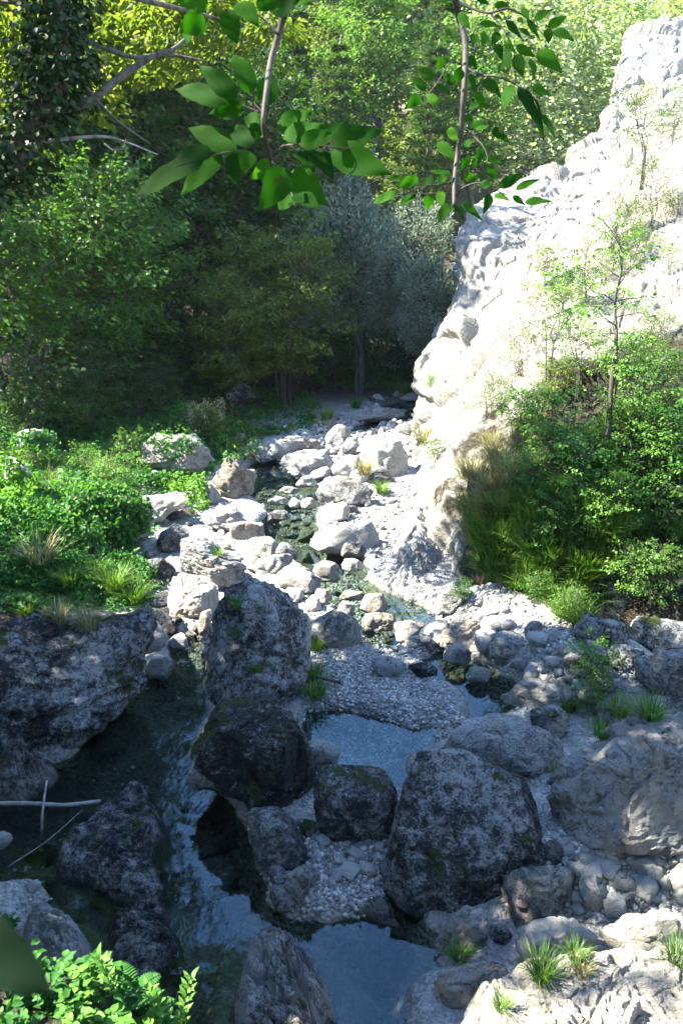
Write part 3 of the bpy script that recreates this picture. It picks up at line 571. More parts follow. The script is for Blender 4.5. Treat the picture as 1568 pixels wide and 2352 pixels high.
# --- left bank
R_('D', [(-120, 1440), (60, 1405), (200, 1418), (300, 1398), (352, 1440), (345, 1490), (322, 1535), (312, 1590), (250, 1645), (160, 1685), (60, 1725), (-120, 1760)],
   'massive dark rough outcrop on the left bank topped with grass', 'rock_dark', 50, 6, .9, aniso=ANI, amp=1.15, planes=0, back=.7, top=False, name='rock_outcrop', cat='rock')
slab('D', [(-120, 1640), (100, 1625), (175, 1670), (215, 1725), (190, 1775), (110, 1815), (40, 1840), (-120, 1850)], .34, 'brown layered slab sloping into the water under the left outcrop', 'rock_bed', 51, .2, .8, 1.1, 'rock_slab', 'rock')
R_('D', [(165, 1215), (235, 1130), (300, 1138), (345, 1190), (345, 1240), (305, 1268), (220, 1275)], 'brown boulder half covered by brambles on the left bank', 'rock_brown', 52, 5, .9)
R_('D', [(170, 1285), (185, 1225), (210, 1215), (232, 1255), (225, 1300)], 'small dark upright rock in front of the brambles', 'rock_dark', 53, 4, .8)
R_('D', [(18, 1295), (42, 1264), (95, 1266), (135, 1290), (90, 1320), (35, 1325)], 'grey rock at the left edge under a tuft of tall grass', 'rock_dark', 54, 4, .8)
R_('G', [(-40, 205), (0, 180), (25, 140), (70, 122), (125, 150), (230, 150), (262, 133), (335, 220), (378, 270), (382, 330), (335, 390), (240, 375), (150, 350), (60, 330), (0, 290)],
   'large boulder with white top and mossy brown side amid green plants', 'rock_brown', 55, 6, .9, aniso=ANI, amp=1.1)
R_('G', [(355, 400), (400, 330), (440, 255), (490, 250), (540, 310), (592, 340), (604, 410), (570, 455), (470, 488), (405, 475)], 'brown grey boulder at the head of the dark still pool', 'rock_brown', 56, 5, .8)
R_('G', [(30, 350), (60, 320), (105, 340), (95, 385), (50, 390)], 'small white rock in leaves below the white topped boulder', 'rock_pale', 57, 4, .8)
R_('D', [(30, 1005), (60, 982), (105, 994), (125, 1015), (100, 1035), (40, 1035)], 'white rock among green plants, upper one at left', 'rock_mid', 58, 4, .8, y=17.3)
R_('D', [(5, 1065), (30, 1045), (60, 1065), (72, 1090), (50, 1105), (10, 1100)], 'white rock among green plants at the left edge, lower one', 'rock_pale', 59, 4, .8, y=15)
R_('G', [(290, 385), (330, 378), (390, 420), (418, 490), (380, 520), (310, 520), (280, 450)], 'smooth pale grey rock beside the yellow green moss', 'rock_pale', 60, 4, .8)
R_('G', [(-60, 560), (-20, 490), (60, 440), (160, 425), (260, 425), (295, 455), (240, 520), (120, 545), (60, 640), (-40, 640)], 'sunlit white flat slab on the left bank with a crack across', 'rock_pale', 61, 5, .5, amp=.7, name='rock_slab', cat='rock')
R_('G', [(70, 710), (110, 625), (190, 600), (242, 640), (248, 690), (190, 765), (90, 765)], 'round headed grey boulder, topmost of the jumble left of the monolith', 'rock_mid', 62, 5, .8)
R_('G', [(180, 800), (250, 670), (360, 678), (440, 740), (505, 800), (555, 880), (505, 930), (430, 970), (330, 910), (220, 880)], 'big blotchy grey boulder behind the monolith with small grass tufts', 'rock_mid', 63, 6, .8, aniso=ANI)
R_('G', [(118, 1000), (150, 900), (230, 858), (310, 890), (395, 960), (405, 1050), (330, 1120), (250, 1125), (155, 1075)], 'tan and grey boulder left of the monolith at the small inflow', 'rock_brown', 64, 6, .8)
R_('G', [(-60, 860), (0, 798), (60, 780), (130, 800), (185, 835), (135, 905), (60, 925), (-30, 905)], 'dark long boulder left of the tan boulder', 'rock_dark', 65, 5, .7)
R_('G', [(288, 1145), (310, 1080), (345, 1048), (372, 1080), (352, 1155), (312, 1195)], 'upright tan stone leaning on the left of the monolith', 'rock_brown', 66, 4, .8, name='stone', cat='stone')
R_('G', [(88, 1155), (130, 1105), (192, 1140), (172, 1192), (110, 1195)], 'dark stone between the outcrop and the tan boulder', 'rock_dark', 67, 4, .8)
R_('G', [(132, 1235), (190, 1175), (243, 1195), (243, 1255), (160, 1265)], 'grey stone at the head of the left stream', 'rock_mid', 68, 4, .8)
R_('G', [(-40, 1110), (40, 1085), (80, 1150), (132, 1210), (110, 1265), (40, 1300), (-40, 1270)], 'pale cracked rock at the right end of the left outcrop', 'rock_mid', 69, 5, .8)
R_('G', [(15, 1360), (60, 1288), (160, 1298), (172, 1345), (120, 1420), (40, 1420)], 'flat tan rock in the left stream below the outcrop', 'rock_brown', 70, 4, .6)
R_('G', [(300, 1300), (320, 1200), (350, 1180), (365, 1260), (345, 1340), (315, 1350)], 'narrow dark stone pressed against the left side of the monolith', 'rock_dark', 71, 4, .8)
# --- middle stream
R_('G', [(715, 310), (735, 250), (800, 225), (985, 207), (1008, 280), (960, 330), (900, 352), (800, 378), (732, 350)], 'pale fractured boulder across the dark still pool', 'rock_pale', 80, 5, .8, aniso=ANI)
R_('G', [(803, 392), (830, 350), (880, 347), (920, 385), (912, 412), (828, 415)], 'egg shaped pale stone below the fractured boulder', 'rock_pale', 81, 4, .8, name='stone', cat='stone')
R_('G', [(712, 446), (780, 404), (822, 420), (818, 450)], 'low flat grey stone in the dark still pool', 'rock_mid', 82, 4, .6, name='stone', cat='stone')
R_('G', [(655, 485), (700, 460), (762, 470), (768, 503), (690, 505)], 'white low stone in the stream, first of the row of three', 'rock_pale', 83, 4, .7, name='stone', cat='stone')
R_('G', [(768, 503), (790, 463), (832, 490), (832, 523), (780, 524)], 'white low stone in the stream, middle of the row of three', 'rock_pale', 84, 4, .7, name='stone', cat='stone')
R_('G', [(828, 495), (860, 463), (905, 488), (908, 528), (840, 530)], 'pale low stone in the stream, last of the row of three', 'rock_pale', 85, 4, .7, name='stone', cat='stone')
R_('G', [(655, 565), (700, 528), (762, 540), (778, 572), (730, 598), (668, 594)], 'grey stone in the yellowish shallow of the upper stream', 'rock_mid', 86, 4, .7, name='stone', cat='stone')
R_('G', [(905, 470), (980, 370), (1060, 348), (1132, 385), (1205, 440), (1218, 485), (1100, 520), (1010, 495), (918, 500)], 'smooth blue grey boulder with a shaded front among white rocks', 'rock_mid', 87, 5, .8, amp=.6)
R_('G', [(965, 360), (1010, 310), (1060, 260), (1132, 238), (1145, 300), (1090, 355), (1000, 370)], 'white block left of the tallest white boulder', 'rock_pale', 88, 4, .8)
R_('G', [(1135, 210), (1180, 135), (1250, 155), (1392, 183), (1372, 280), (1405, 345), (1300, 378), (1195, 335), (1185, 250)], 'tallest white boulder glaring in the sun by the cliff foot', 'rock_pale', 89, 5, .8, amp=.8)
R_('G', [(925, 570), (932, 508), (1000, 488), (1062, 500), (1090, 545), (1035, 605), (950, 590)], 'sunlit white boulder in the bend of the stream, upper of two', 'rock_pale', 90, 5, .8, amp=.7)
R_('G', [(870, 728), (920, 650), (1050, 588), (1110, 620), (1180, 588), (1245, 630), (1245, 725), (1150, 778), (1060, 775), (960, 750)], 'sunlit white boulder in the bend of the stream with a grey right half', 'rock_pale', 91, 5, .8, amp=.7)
R_('G', [(1040, 760), (1070, 700), (1140, 700), (1180, 745), (1140, 790), (1060, 790)], 'grey jointed rock below the white boulder in the bend', 'rock_mid', 92, 4, .8)
R_('G', [(300, 600), (335, 535), (440, 508), (530, 555), (555, 600), (470, 660), (360, 650)], 'white broken rock heap above the brown block', 'rock_pale', 93, 5, .8, aniso=ANI, amp=1.3)
R_('G', [(455, 660), (480, 598), (550, 588), (645, 600), (645, 665), (560, 698), (488, 695)], 'rusty brown block at the water under the white broken rocks', 'rock_brown', 94, 5, .8)
R_('G', [(538, 705), (590, 673), (660, 668), (705, 720), (690, 765), (765, 765), (805, 800), (720, 868), (620, 878), (555, 835)], 'pale double humped boulder behind the monolith at the stream', 'rock_pale', 95, 5, .8)
R_('G', [(695, 745), (750, 697), (792, 740), (815, 795), (760, 785)], 'grey pointed stone on the right of the double humped boulder', 'rock_mid', 96, 4, .8)
R_('G', [(695, 910), (750, 828), (820, 803), (892, 850), (945, 900), (932, 958), (880, 990), (760, 940)], 'grey dome boulder right behind the top of the monolith', 'rock_mid', 97, 5, .8)
R_('G', [(738, 945), (840, 933), (853, 992), (800, 1025), (748, 985)], 'pale cube of rock below the grey dome boulder', 'rock_pale', 98, 4, .8)
R_('G', [(895, 990), (950, 938), (1000, 990), (965, 1040), (908, 1020)], 'brownish stone right of the pale cube of rock', 'rock_brown', 99, 4, .8)
R_('G', [(885, 850), (930, 800), (980, 793), (1038, 850), (1012, 915), (930, 905)], 'tan stone standing in the bright middle of the stream', 'rock_brown', 100, 4, .8)
R_('G', [(1042, 822), (1070, 788), (1142, 783), (1158, 840), (1090, 855)], 'low white stone in the bright water by the cliff foot', 'rock_pale', 101, 4, .7, name='stone', cat='stone')
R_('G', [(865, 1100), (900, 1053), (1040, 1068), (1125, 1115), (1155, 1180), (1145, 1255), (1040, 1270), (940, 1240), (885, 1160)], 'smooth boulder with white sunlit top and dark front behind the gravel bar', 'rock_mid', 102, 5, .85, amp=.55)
R_('G', [(1030, 1000), (1080, 950), (1150, 958), (1160, 1000), (1090, 1010)], 'low brown rock in the stream above the two stacked stones', 'rock_brown', 103, 4, .7)
R_('G', [(1140, 1080), (1150, 1030), (1190, 963), (1250, 978), (1290, 1040), (1275, 1075), (1200, 1085)], 'dark rounded stone, upper of the two beside the shaded pool', 'rock_brown', 104, 4, .8)
R_('G', [(1018, 1065), (1050, 1008), (1112, 1020), (1115, 1095), (1050, 1098)], 'pale rounded stone left of the two beside the shaded pool', 'rock_pale', 105, 4, .8)
R_('G', [(1148, 1125), (1190, 1073), (1300, 1063), (1330, 1120), (1312, 1165), (1180, 1172)], 'warm tan squared stone, lower of the two beside the shaded pool', 'rock_brown', 106, 5, .8)
R_('G', [(1318, 1185), (1330, 1108), (1400, 1108), (1485, 1138), (1455, 1198), (1380, 1238), (1328, 1218)], 'dark fractured block at the near end of the cliff foot', 'rock_brown', 107, 4, .8)
R_('G', [(1198, 1345), (1240, 1298), (1310, 1308), (1385, 1340), (1375, 1415), (1250, 1408)], 'dark angular rock sticking out of the gravel bar', 'rock_mid', 108, 4, .7)
R_('G', [(1390, 1355), (1450, 1328), (1555, 1380), (1525, 1425), (1440, 1408)], 'low dark mossy rock at the gravel bar edge by the blue water', 'rock_mossy', 109, 4, .6)
slab('D', [(820, 1345), (850, 1275), (895, 1190), (945, 1135), (1000, 1150), (1070, 1290), (1010, 1370), (935, 1385), (865, 1372)], .35, 'rugged pale rock buttress at the cliff foot beside the stream', 'rock_pale', 110, .1, .8, .9, 'rock_buttress', 'rock', 300, tilt=(.25, 0))
# --- far stream
R_('G', [(478, 195), (490, 145), (520, 128), (547, 165), (532, 205)], 'small tan rock left of the far rocks', 'rock_brown', 120, 4, .8)
R_('G', [(688, 205), (740, 150), (850, 138), (962, 170), (962, 225), (850, 215), (740, 248), (700, 248)], 'long low brown rock across the far stream', 'rock_brown', 121, 5, .7)
R_('G', [(955, 165), (1010, 88), (1060, 78), (1105, 130), (1065, 215), (990, 225)], 'grey pyramid rock in the far stream', 'rock_mid', 122, 4, .8)
R_('G', [(918, 65), (980, 22), (1018, 50), (1003, 105), (938, 110)], 'grey rock farthest up the stream on the left', 'rock_mid', 123, 4, .8)
R_('G', [(1032, 220), (1080, 153), (1133, 148), (1135, 205), (1090, 252), (1048, 250)], 'smooth dark stone between the pyramid rock and the tallest white boulder', 'rock_mid', 124, 4, .8)
R_('G', [(545, 220), (620, 193), (695, 262), (645, 290), (585, 275)], 'grey flat rock by plants at the left of the far stream', 'rock_mid', 125, 4, .7)
R_('G', [(1040, 60), (1120, 10), (1280, -8), (1395, 0), (1400, 45), (1250, 66), (1100, 75)], 'flat pale rock bar crossing the far stream', 'rock_mid', 126, 5, .6)
R_('G', [(1325, 105), (1400, 62), (1495, 58), (1485, 115), (1400, 145)], 'dark rock at the far water by the cliff corner', 'rock_mid', 127, 4, .7)
R_('D', [(515, 910), (538, 878), (570, 876), (590, 905), (570, 925), (525, 925)], 'yellow mossy rock at the edge of the dark wood', 'rock_mossy', 128, 4, .8, y=24)
R_('D', [(600, 1050), (620, 1020), (660, 1012), (680, 1040), (640, 1060)], 'flat stone by the far left waterside', 'rock_mid', 129, 4, .7)
# --- right side
R_('C4', [(465, 1445), (490, 1398), (540, 1388), (592, 1420), (598, 1465), (560, 1495), (488, 1495)], 'speckled round stone in the blue water right of the gravel bar', 'rock_mid', 130, 4, .8)
R_('C4', [(672, 1405), (690, 1350), (750, 1328), (812, 1360), (845, 1420), (835, 1465), (770, 1495), (698, 1475)], 'pale rounded boulder on the stony shore right of the blue water', 'rock_mid', 131, 5, .85, amp=.6)
R_('C4', [(568, 1545), (600, 1498), (650, 1498), (690, 1530), (672, 1572), (588, 1572)], 'speckled stone in the blue water, lower of two', 'rock_mid', 132, 4, .8)
R_('C4', [(1115, 1200), (1150, 1108), (1240, 1058), (1330, 1058), (1385, 1120), (1448, 1150), (1435, 1205), (1330, 1268), (1220, 1308), (1155, 1275)], 'dark overhanging boulder under the bushes at right, topmost of its pile', 'rock_dark', 133, 6, .85, amp=.7)
R_('C4', [(1065, 1345), (1110, 1240), (1160, 1280), (1260, 1300), (1345, 1290), (1335, 1355), (1260, 1425), (1130, 1405), (1078, 1385)], 'dark speckled boulder under the overhanging boulder', 'rock_dark', 134, 5, .8)
R_('C4', [(1295, 1395), (1350, 1290), (1450, 1258), (1568, 1290), (1640, 1300), (1640, 1400), (1568, 1410), (1480, 1425), (1400, 1455)], 'dark slanting slab at the right edge under the bushes', 'rock_dark', 135, 5, .8)
R_('C4', [(1215, 1425), (1280, 1393), (1380, 1430), (1393, 1475), (1330, 1525), (1260, 1515), (1218, 1475)], 'dark angular rock at the bottom of the right pile', 'rock_dark', 136, 5, .8)
R_('D', [(1455, 1545), (1480, 1510), (1530, 1495), (1600, 1490), (1660, 1510), (1660, 1590), (1570, 1610), (1490, 1600)], 'smooth grey boulder at the right edge above the grooved boulder', 'rock_mid', 137, 5, .85, amp=.5)
R_('D', [(1215, 1660), (1225, 1630), (1265, 1620), (1310, 1630), (1305, 1670), (1290, 1705), (1240, 1695)], 'grey ribbed rock left of the top of the grooved boulder', 'rock_mid', 138, 5, .8, aniso=ANI)
R_('D', [(1150, 1600), (1160, 1575), (1200, 1555), (1260, 1570), (1330, 1590), (1330, 1620), (1240, 1635), (1170, 1625)], 'low broken grey rock on the right shore behind the smooth boulder', 'rock_mid', 139, 5, .7, aniso=ANI)
R_('D', [(1360, 1640), (1400, 1600), (1470, 1590), (1560, 1610), (1640, 1620), (1640, 1680), (1500, 1690), (1380, 1680)], 'grey rough rock with grass behind the grooved boulder', 'rock_mid', 140, 5, .8, aniso=ANI)
R_('D', [(992, 1415), (1010, 1380), (1040, 1343), (1078, 1345), (1090, 1365), (1060, 1390), (1030, 1415)], 'grey rock with small plants at the shaded cliff foot', 'rock_mid', 141, 5, .8)
R_('D', [(1000, 1480), (1020, 1440), (1080, 1420), (1120, 1450), (1110, 1490), (1050, 1500)], 'jagged brown rock at the right end of the shaded pool', 'rock_brown', 142, 5, .7, aniso=ANI, amp=1.3)

# --- cobbles: separate stones, copies of a few shapes
COB = []
for s in range(10):
    rng = np.random.default_rng(500 + s); V0, Fc = ico(3 if s < 7 else 4)
    p = clip_planes(V0 * np.array([1, rng.uniform(.65, .95), rng.uniform(.5, .75)]), rng, 9, .55, .92); p = roughen(p, 1.0, 600 + s, .6)
    me = mesh_np('cobble', p, [Fc]); COB.append(me)
ROCKM = ['rock_mid', 'rock_pale', 'rock_mid', 'rock_brown', 'rock_dark']
COBM = {}
for s, me in enumerate(COB):
    for mk in ('rock_mid', 'rock_pale', 'rock_brown', 'rock_dark'):
        c = me.copy(); c.materials.append(M[mk]); COBM[s, mk] = c
def in_hero(u, v):
    q = np.array([[u, v]], float)
    return any(poly_sdf(q, P)[0] > 0 for P in HERO if P[:, 0].min() < u < P[:, 0].max() and P[:, 1].min() < v < P[:, 1].max())
rng = np.random.default_rng(7)
def cobbles(poly, n, smin, smax, label, group, mats):
    poly = np.array(poly, float); k = 0; tries = 0
    while k < n and tries < n * 30:
        tries += 1
        u = rng.uniform(poly[:, 0].min(), poly[:, 0].max()); v = rng.uniform(poly[:, 1].min(), poly[:, 1].max())
        if poly_sdf(np.array([[u, v]]), poly)[0] < 0 or in_hero(u, v): continue
        h = hit(u, v)
        if h is None: continue
        s = smin * (smax / smin) ** (rng.uniform() ** 1.6)
        o = bpy.data.objects.new('cobble', COBM[rng.integers(10), mats[rng.integers(len(mats))]]); COL.objects.link(o)
        o.location = [float(c) for c in h[0] + np.array([0, 0, .22 * s])]; o.rotation_euler = (rng.uniform(-.4, .4), rng.uniform(-.4, .4), rng.uniform(0, 6.3)); o.scale = (s, s * rng.uniform(.8, 1.1), s * rng.uniform(.8, 1.15))
        tag(o, label, 'cobble', group); k += 1
cobbles([(990, 1430), (1100, 1370), (1250, 1420), (1420, 1520), (1400, 1620), (1200, 1570), (1120, 1490), (1000, 1480)], 48, .06, .22, 'grey cobble on the shaded stony shore under the right slope', 'cobbles of the right shore', ['rock_mid', 'rock_pale', 'rock_mid'])
cobbles([(1250, 1940), (1568, 1920), (1568, 2080), (1380, 2110), (1230, 2060)], 46, .04, .13, 'pale cobble in the heap below the grooved right boulder', 'cobbles below the grooved boulder', ['rock_pale', 'rock_mid', 'rock_pale'])
cobbles([(660, 1880), (720, 1900), (880, 1930), (900, 2060), (700, 2070), (620, 2030)], 24, .04, .12, 'pale cobble in the gap between the foreground boulders and the pool', 'cobbles between the foreground boulders', ['rock_pale', 'rock_mid'])
cobbles([(570, 1090), (720, 1090), (900, 1080), (940, 1150), (880, 1260), (820, 1330), (720, 1320), (620, 1200)], 36, .08, .3, 'sunlit stone among the white boulders of the upper stream', 'stones of the upper stream', ['rock_pale', 'rock_pale', 'rock_mid'])
cobbles([(700, 1330), (840, 1330), (990, 1440), (990, 1530), (760, 1500), (700, 1420)], 34, .06, .2, 'tan or grey stone beside the water behind the gravel bar', 'stones behind the gravel bar', ['rock_brown', 'rock_mid', 'rock_pale'])
cobbles([(400, 1100), (480, 1180), (560, 1300), (460, 1480), (350, 1440), (330, 1250)], 28, .08, .28, 'grey stone in the jumble left of the monolith', 'stones left of the monolith', ['rock_mid', 'rock_brown', 'rock_dark'])
cobbles([(640, 1000), (760, 930), (980, 900), (970, 1050), (830, 1080), (640, 1060)], 24, .1, .35, 'small grey rock in the far part of the stream', 'rocks of the far stream', ['rock_mid', 'rock_pale', 'rock_brown'])
cobbles([(10, 1790), (230, 1760), (330, 1830), (120, 1960), (240, 2130), (60, 2050)], 12, .03, .09, 'small pale stone lying under the shallow water of the left pool', 'stones in the left pool', ['rock_pale', 'rock_mid'])
cobbles([(700, 1640), (820, 1650), (1020, 1670), (1020, 1700), (900, 1690), (700, 1680)], 14, .025, .08, 'small stone along the wet edge of the gravel bar', 'stones at the gravel edge', ['rock_mid', 'rock_pale', 'rock_brown'])
cobbles([(60, 1850), (130, 1850), (120, 1960), (240, 2120), (120, 2080), (40, 1980)], 10, .07, .17, 'brownish stone half sunk in the left pool', 'half sunk stones of the left pool', ['rock_brown', 'rock_mid', 'rock_dark'])
cobbles([(400, 1800), (470, 1830), (560, 1960), (610, 2060), (480, 2090), (400, 1980)], 10, .07, .18, 'dark stone half sunk in the running water below the mossy boulder', 'half sunk stones of the left stream', ['rock_brown', 'rock_dark', 'rock_mid'])
cobbles([(380, 1780), (470, 1800), (560, 1950), (600, 2060), (480, 2080), (400, 2000)], 10, .04, .1, 'pale stone under the running water below the mossy boulder', 'stones under the running water', ['rock_pale', 'rock_mid'])

# --- gravel: one object
def gravel(zones, seed=3):
    rng = np.random.default_rng(seed); V0, Fc = ico(2); V1, F1 = ico(1); g_V = []; g_F = []; n0 = 0; tint = []
    for poly, n, a, b in zones:
        poly = np.array(poly, float); m = n * 3
        u = rng.uniform(poly[:, 0].min(), poly[:, 0].max(), m); v = rng.uniform(poly[:, 1].min(), poly[:, 1].max(), m)
        k = poly_sdf(np.stack([u, v], 1), poly) > 0; u, v = u[k][:n], v[k][:n]
        P = at_w(u, v, .15)
        for _ in range(4):
            z = H(P[:, 0], P[:, 1]); d = ray(u, v); t = (5 - z) / -d[:, 2]; P = CAM + d * t[:, None]
        P[:, 2] = H(P[:, 0], P[:, 1])
        s = a * (b / a) ** (rng.uniform(size=len(u)) ** 2.2); ang = rng.uniform(0, 6.3, len(u)); fl = rng.uniform(.45, .8, len(u)); el = rng.uniform(.6, 1, len(u))
        jit = rng.normal(0, .11, (len(u), len(V1), 3))
        L = (V1[None] + jit) * (s[:, None] * np.stack([np.ones_like(s), el, fl], 1))[:, None, :]
        c, sn = np.cos(ang)[:, None], np.sin(ang)[:, None]
        L = np.stack([L[:, :, 0] * c - L[:, :, 1] * sn, L[:, :, 0] * sn + L[:, :, 1] * c, L[:, :, 2] + L[:, :, 0] * rng.uniform(-.3, .3, (len(u), 1))], -1) + P[:, None] + np.array([0, 0, .15]) * s[:, None, None]
        g_V.append(L.reshape(-1, 3)); g_F.append((F1[None] + (np.arange(len(u)) * len(V1))[:, None, None] + n0).reshape(-1, 3)); n0 += L.shape[0] * len(V1)
        tint.append(np.repeat(rng.uniform(size=len(u)), len(V1)))
    return mesh_np('gravel', np.concatenate(g_V), g_F, np.concatenate(tint))
def gravel_material():
    t = NT('gravel'); pos = t.n('NewGeometry').outputs['Position']; at = t.n('Attribute', attribute_name='tint').outputs['Fac']; n = t.noise(pos, 40, 5, .7)
    col = t.ramp(t.math('ADD', at, t.math('MULTIPLY', t.math('SUBTRACT', n, .5), .5)), [(.0, (.10, .098, .094)), (.35, (.19, .187, .18)), (.7, (.28, .276, .266)), (1, (.44, .435, .42))])
    b = t.n('Bump'); b.inputs['Distance'].default_value = .006; t.set(b.inputs['Height'], n)
    p = t.n('BsdfPrincipled'); t.set(p.inputs['Base Color'], col); p.inputs['Roughness'].default_value = .8; t.set(p.inputs['Normal'], b.outputs[0]); t.t.links.new(p.outputs[0], t.out.inputs[0]); return t.m
GZ = [([(700, 1500), (860, 1480), (980, 1520), (1030, 1590), (1065, 1650), (1020, 1695), (900, 1692), (780, 1680), (690, 1670)], 18000, .007, .036),
      ([(980, 1400), (1120, 1370), (1300, 1430), (1480, 1520), (1568, 1600), (1300, 1620), (1100, 1490)], 6000, .009, .045),
      ([(1200, 1900), (1568, 1880), (1568, 2120), (1350, 2120), (1150, 2080)], 7000, .008, .035),
      ([(640, 1870), (820, 1900), (930, 1950), (900, 2080), (690, 2080), (600, 2030)], 4000, .008, .035),
      ([(560, 1080), (940, 1060), (960, 1180), (830, 1340), (640, 1230)], 3600, .012, .06),
      ([(680, 1320), (830, 1320), (1010, 1440), (1000, 1540), (720, 1520)], 4200, .01, .045),
      ([(330, 1140), (560, 1180), (600, 1300), (480, 1500), (340, 1450)], 1100, .006, .03),
      ([(640, 990), (980, 890), (980, 1060), (640, 1070)], 1600, .04, .14),
      ([(-60, 1770), (260, 1740), (560, 1900), (640, 2060), (380, 2100), (60, 2100), (-60, 2050)], 1100, .006, .03)]
M['gravel'] = gravel_material()
tag(link('gravel', gravel(GZ), M['gravel']), 'pale grey river gravel and pebbles between the boulders', 'gravel', kind='stuff')
# ================================================================ PLANTS: builders
def leaf_geo(pos, dr, nr, L, Wd, fold=.25, simple=False, curl=.15):
    """leaf blades: pos base points, dr direction of the tip, nr blade normal"""
    dr = unit(dr); side = unit(np.cross(dr, nr)); nr = np.cross(side, dr)
    L = np.broadcast_to(L, (len(pos),))[:, None]; Wd = np.broadcast_to(Wd, (len(pos),))[:, None]
    if simple:
        P = np.stack([pos, pos + dr * L * .45 + side * Wd * .5, pos + dr * L - nr * L * curl, pos + dr * L * .45 - side * Wd * .5], 1)
        f = np.arange(4)[None] + 4 * np.arange(len(pos))[:, None]; return P.reshape(-1, 3), [f], 4
    up = nr * Wd * fold
    P = np.stack([pos, pos + dr * L * .30 + side * Wd * .46 + up * .8, pos + dr * L * .68 + side * Wd * .38 + up - nr * L * curl * .4, pos + dr * L - nr * L * curl,
                  pos + dr * L * .68 - side * Wd * .38 + up - nr * L * curl * .4, pos + dr * L * .30 - side * Wd * .46 + up * .8], 1)
    b = 6 * np.arange(len(pos))[:, None]
    return P.reshape(-1, 3), [np.concatenate([np.array([[0, 1, 2, 3]]) + b, np.array([[3, 4, 5, 0]]) + b])], 6
def add_leaves(g, pos, dr, nr, L, Wd, tint, **kw):
    V, Fc, k = leaf_geo(pos, dr, nr, L, Wd, **kw); g.add(V, Fc, np.repeat(np.broadcast_to(tint, (len(pos),)), k))

def tree_meshes(seed, h, rad, nb, per, leaf, kind='broad', base=.18, lean=.05, trunk=.10, stems=1):
    rng = np.random.default_rng(seed); tg = Geo(); cg = Geo(); k = 0
    for s in range(stems):
        a0 = rng.uniform(0, 6.3); sp = (.25 * rad if stems > 1 else 0); top = np.array([math.cos(a0) * sp * 1.6, math.sin(a0) * sp * 1.6, h * rng.uniform(.85, 1) if stems > 1 else h * .97]); top[:2] += rng.normal(0, lean * h, 2)
        path = [np.array([math.cos(a0) * sp * .3, math.sin(a0) * sp * .3, -.4])]
        for q in (.2, .4, .6, .8, 1.0): path.append(top * [q, q, q] + [*rng.normal(0, .02 * h, 2), 0])
        path = spline(path, 5); r0 = trunk / (stems ** .5); rr = r0 * np.linspace(1, .12, len(path)) ** .8
        tg.add(*tube(path, rr, 8 if stems == 1 else 6), .5)
        n = nb // stems
        for i in range(n):
            q = base + (1 - base) * (i + rng.uniform(0, 1)) / n; o = path[min(len(path) - 1, int(q * (len(path) - 6)) + 5)]
            az = i * 2.399 + rng.uniform(-.5, .5) + a0
            if kind == 'conifer': ln = rad * (1.03 - q) ** .75 * rng.uniform(.7, 1.1); el = rng.uniform(-.15, .12) + .35 * q
            else:
                t = (q - base) / (1 - base); ln = rad * (.45 + .62 * math.sin(math.pi * min(1, .12 + t * .83)) ** .8) * rng.uniform(.55, 1.1); el = rng.uniform(.05, .5) + .55 * t
            ln = max(ln, .12 * rad); d = np.array([math.cos(az) * math.cos(el), math.sin(az) * math.cos(el), math.sin(el)])
            droop = (.18 if kind != 'conifer' else .10) * ln
            bp = np.stack([o + d * ln * tt - np.array([0, 0, droop]) * tt ** 2.2 + (rng.normal(0, .04 * ln, 3) if .2 < tt < 1 else 0) for tt in np.linspace(0, 1, 6)])
            tg.add(*tube(bp, trunk * (.42 if stems == 1 else .5) * np.linspace(.6, .08, 6) * min(1, ln / rad + .3), 5), .5)
            m = int(per * (.35 + .65 * ln / rad)); tt = 1 - rng.uniform(0, 1, m) ** 1.35 * (.8 if kind != 'conifer' else .92)
            c = np.stack([np.interp(tt, np.linspace(0, 1, 6), bp[:, j]) for j in range(3)], 1)
            hd = np.array([-math.sin(az), math.cos(az), 0.]); wd = ln * (.34 if kind == 'broad' else .25 if kind == 'conifer' else .36) * (1.25 - tt * .8)
            lat = rng.uniform(-1, 1, m); off = hd * (lat * wd)[:, None]; c = c + off
            c[:, 2] += rng.normal(0, .05 * ln if kind == 'broad' else .03 * ln if kind == 'conifer' else .12 * ln, m) - np.abs(lat) * wd * .25
            tw = .5 + .30 * rng.normal() * .6
            if kind == 'broad':
                dr = d * [1, 1, .2] + hd * lat[:, None] * 1.2 + rng.normal(0, .45, (m, 3)) + [0, 0, -.35]; nr = np.array([0, 0, 1.]) + rng.normal(0, .45, (m, 3))
                L = leaf * rng.uniform(.6, 1.25, m); add_leaves(cg, c, dr, nr, L, L * rng.uniform(.5, .72, m), np.clip(tw + rng.normal(0, .16, m), 0, 1), simple=True)
            elif kind == 'conifer':
                dr = d + hd * lat[:, None] * 1.4 + rng.normal(0, .5, (m, 3)) + [0, 0, .1]; nr = np.array([0, 0, 1.]) + rng.normal(0, .6, (m, 3))
                L = leaf * rng.uniform(.7, 1.4, m); add_leaves(cg, c, dr, nr, L, L * .22, np.clip(tw + rng.normal(0, .15, m), 0, 1), simple=True, curl=.05)
            else:
                dr = d + rng.normal(0, .7, (m, 3)) + [0, 0, .2]; nr = rng.normal(0, 1, (m, 3)) + [0, 0, .6]
                L = leaf * rng.uniform(.6, 1.3, m); add_leaves(cg, c, dr, nr, L, L * .3, np.clip(tw + rng.normal(0, .18, m), 0, 1), simple=True)
    return tg, cg
PROTO = {}
def proto(key, name, cat, lm, bm='bark', crown='crown', **kw):
    tg, cg = tree_meshes(**kw); PROTO[key] = (tg.mesh('trunk'), cg.mesh(crown), name, cat, M[lm], M[bm], crown)
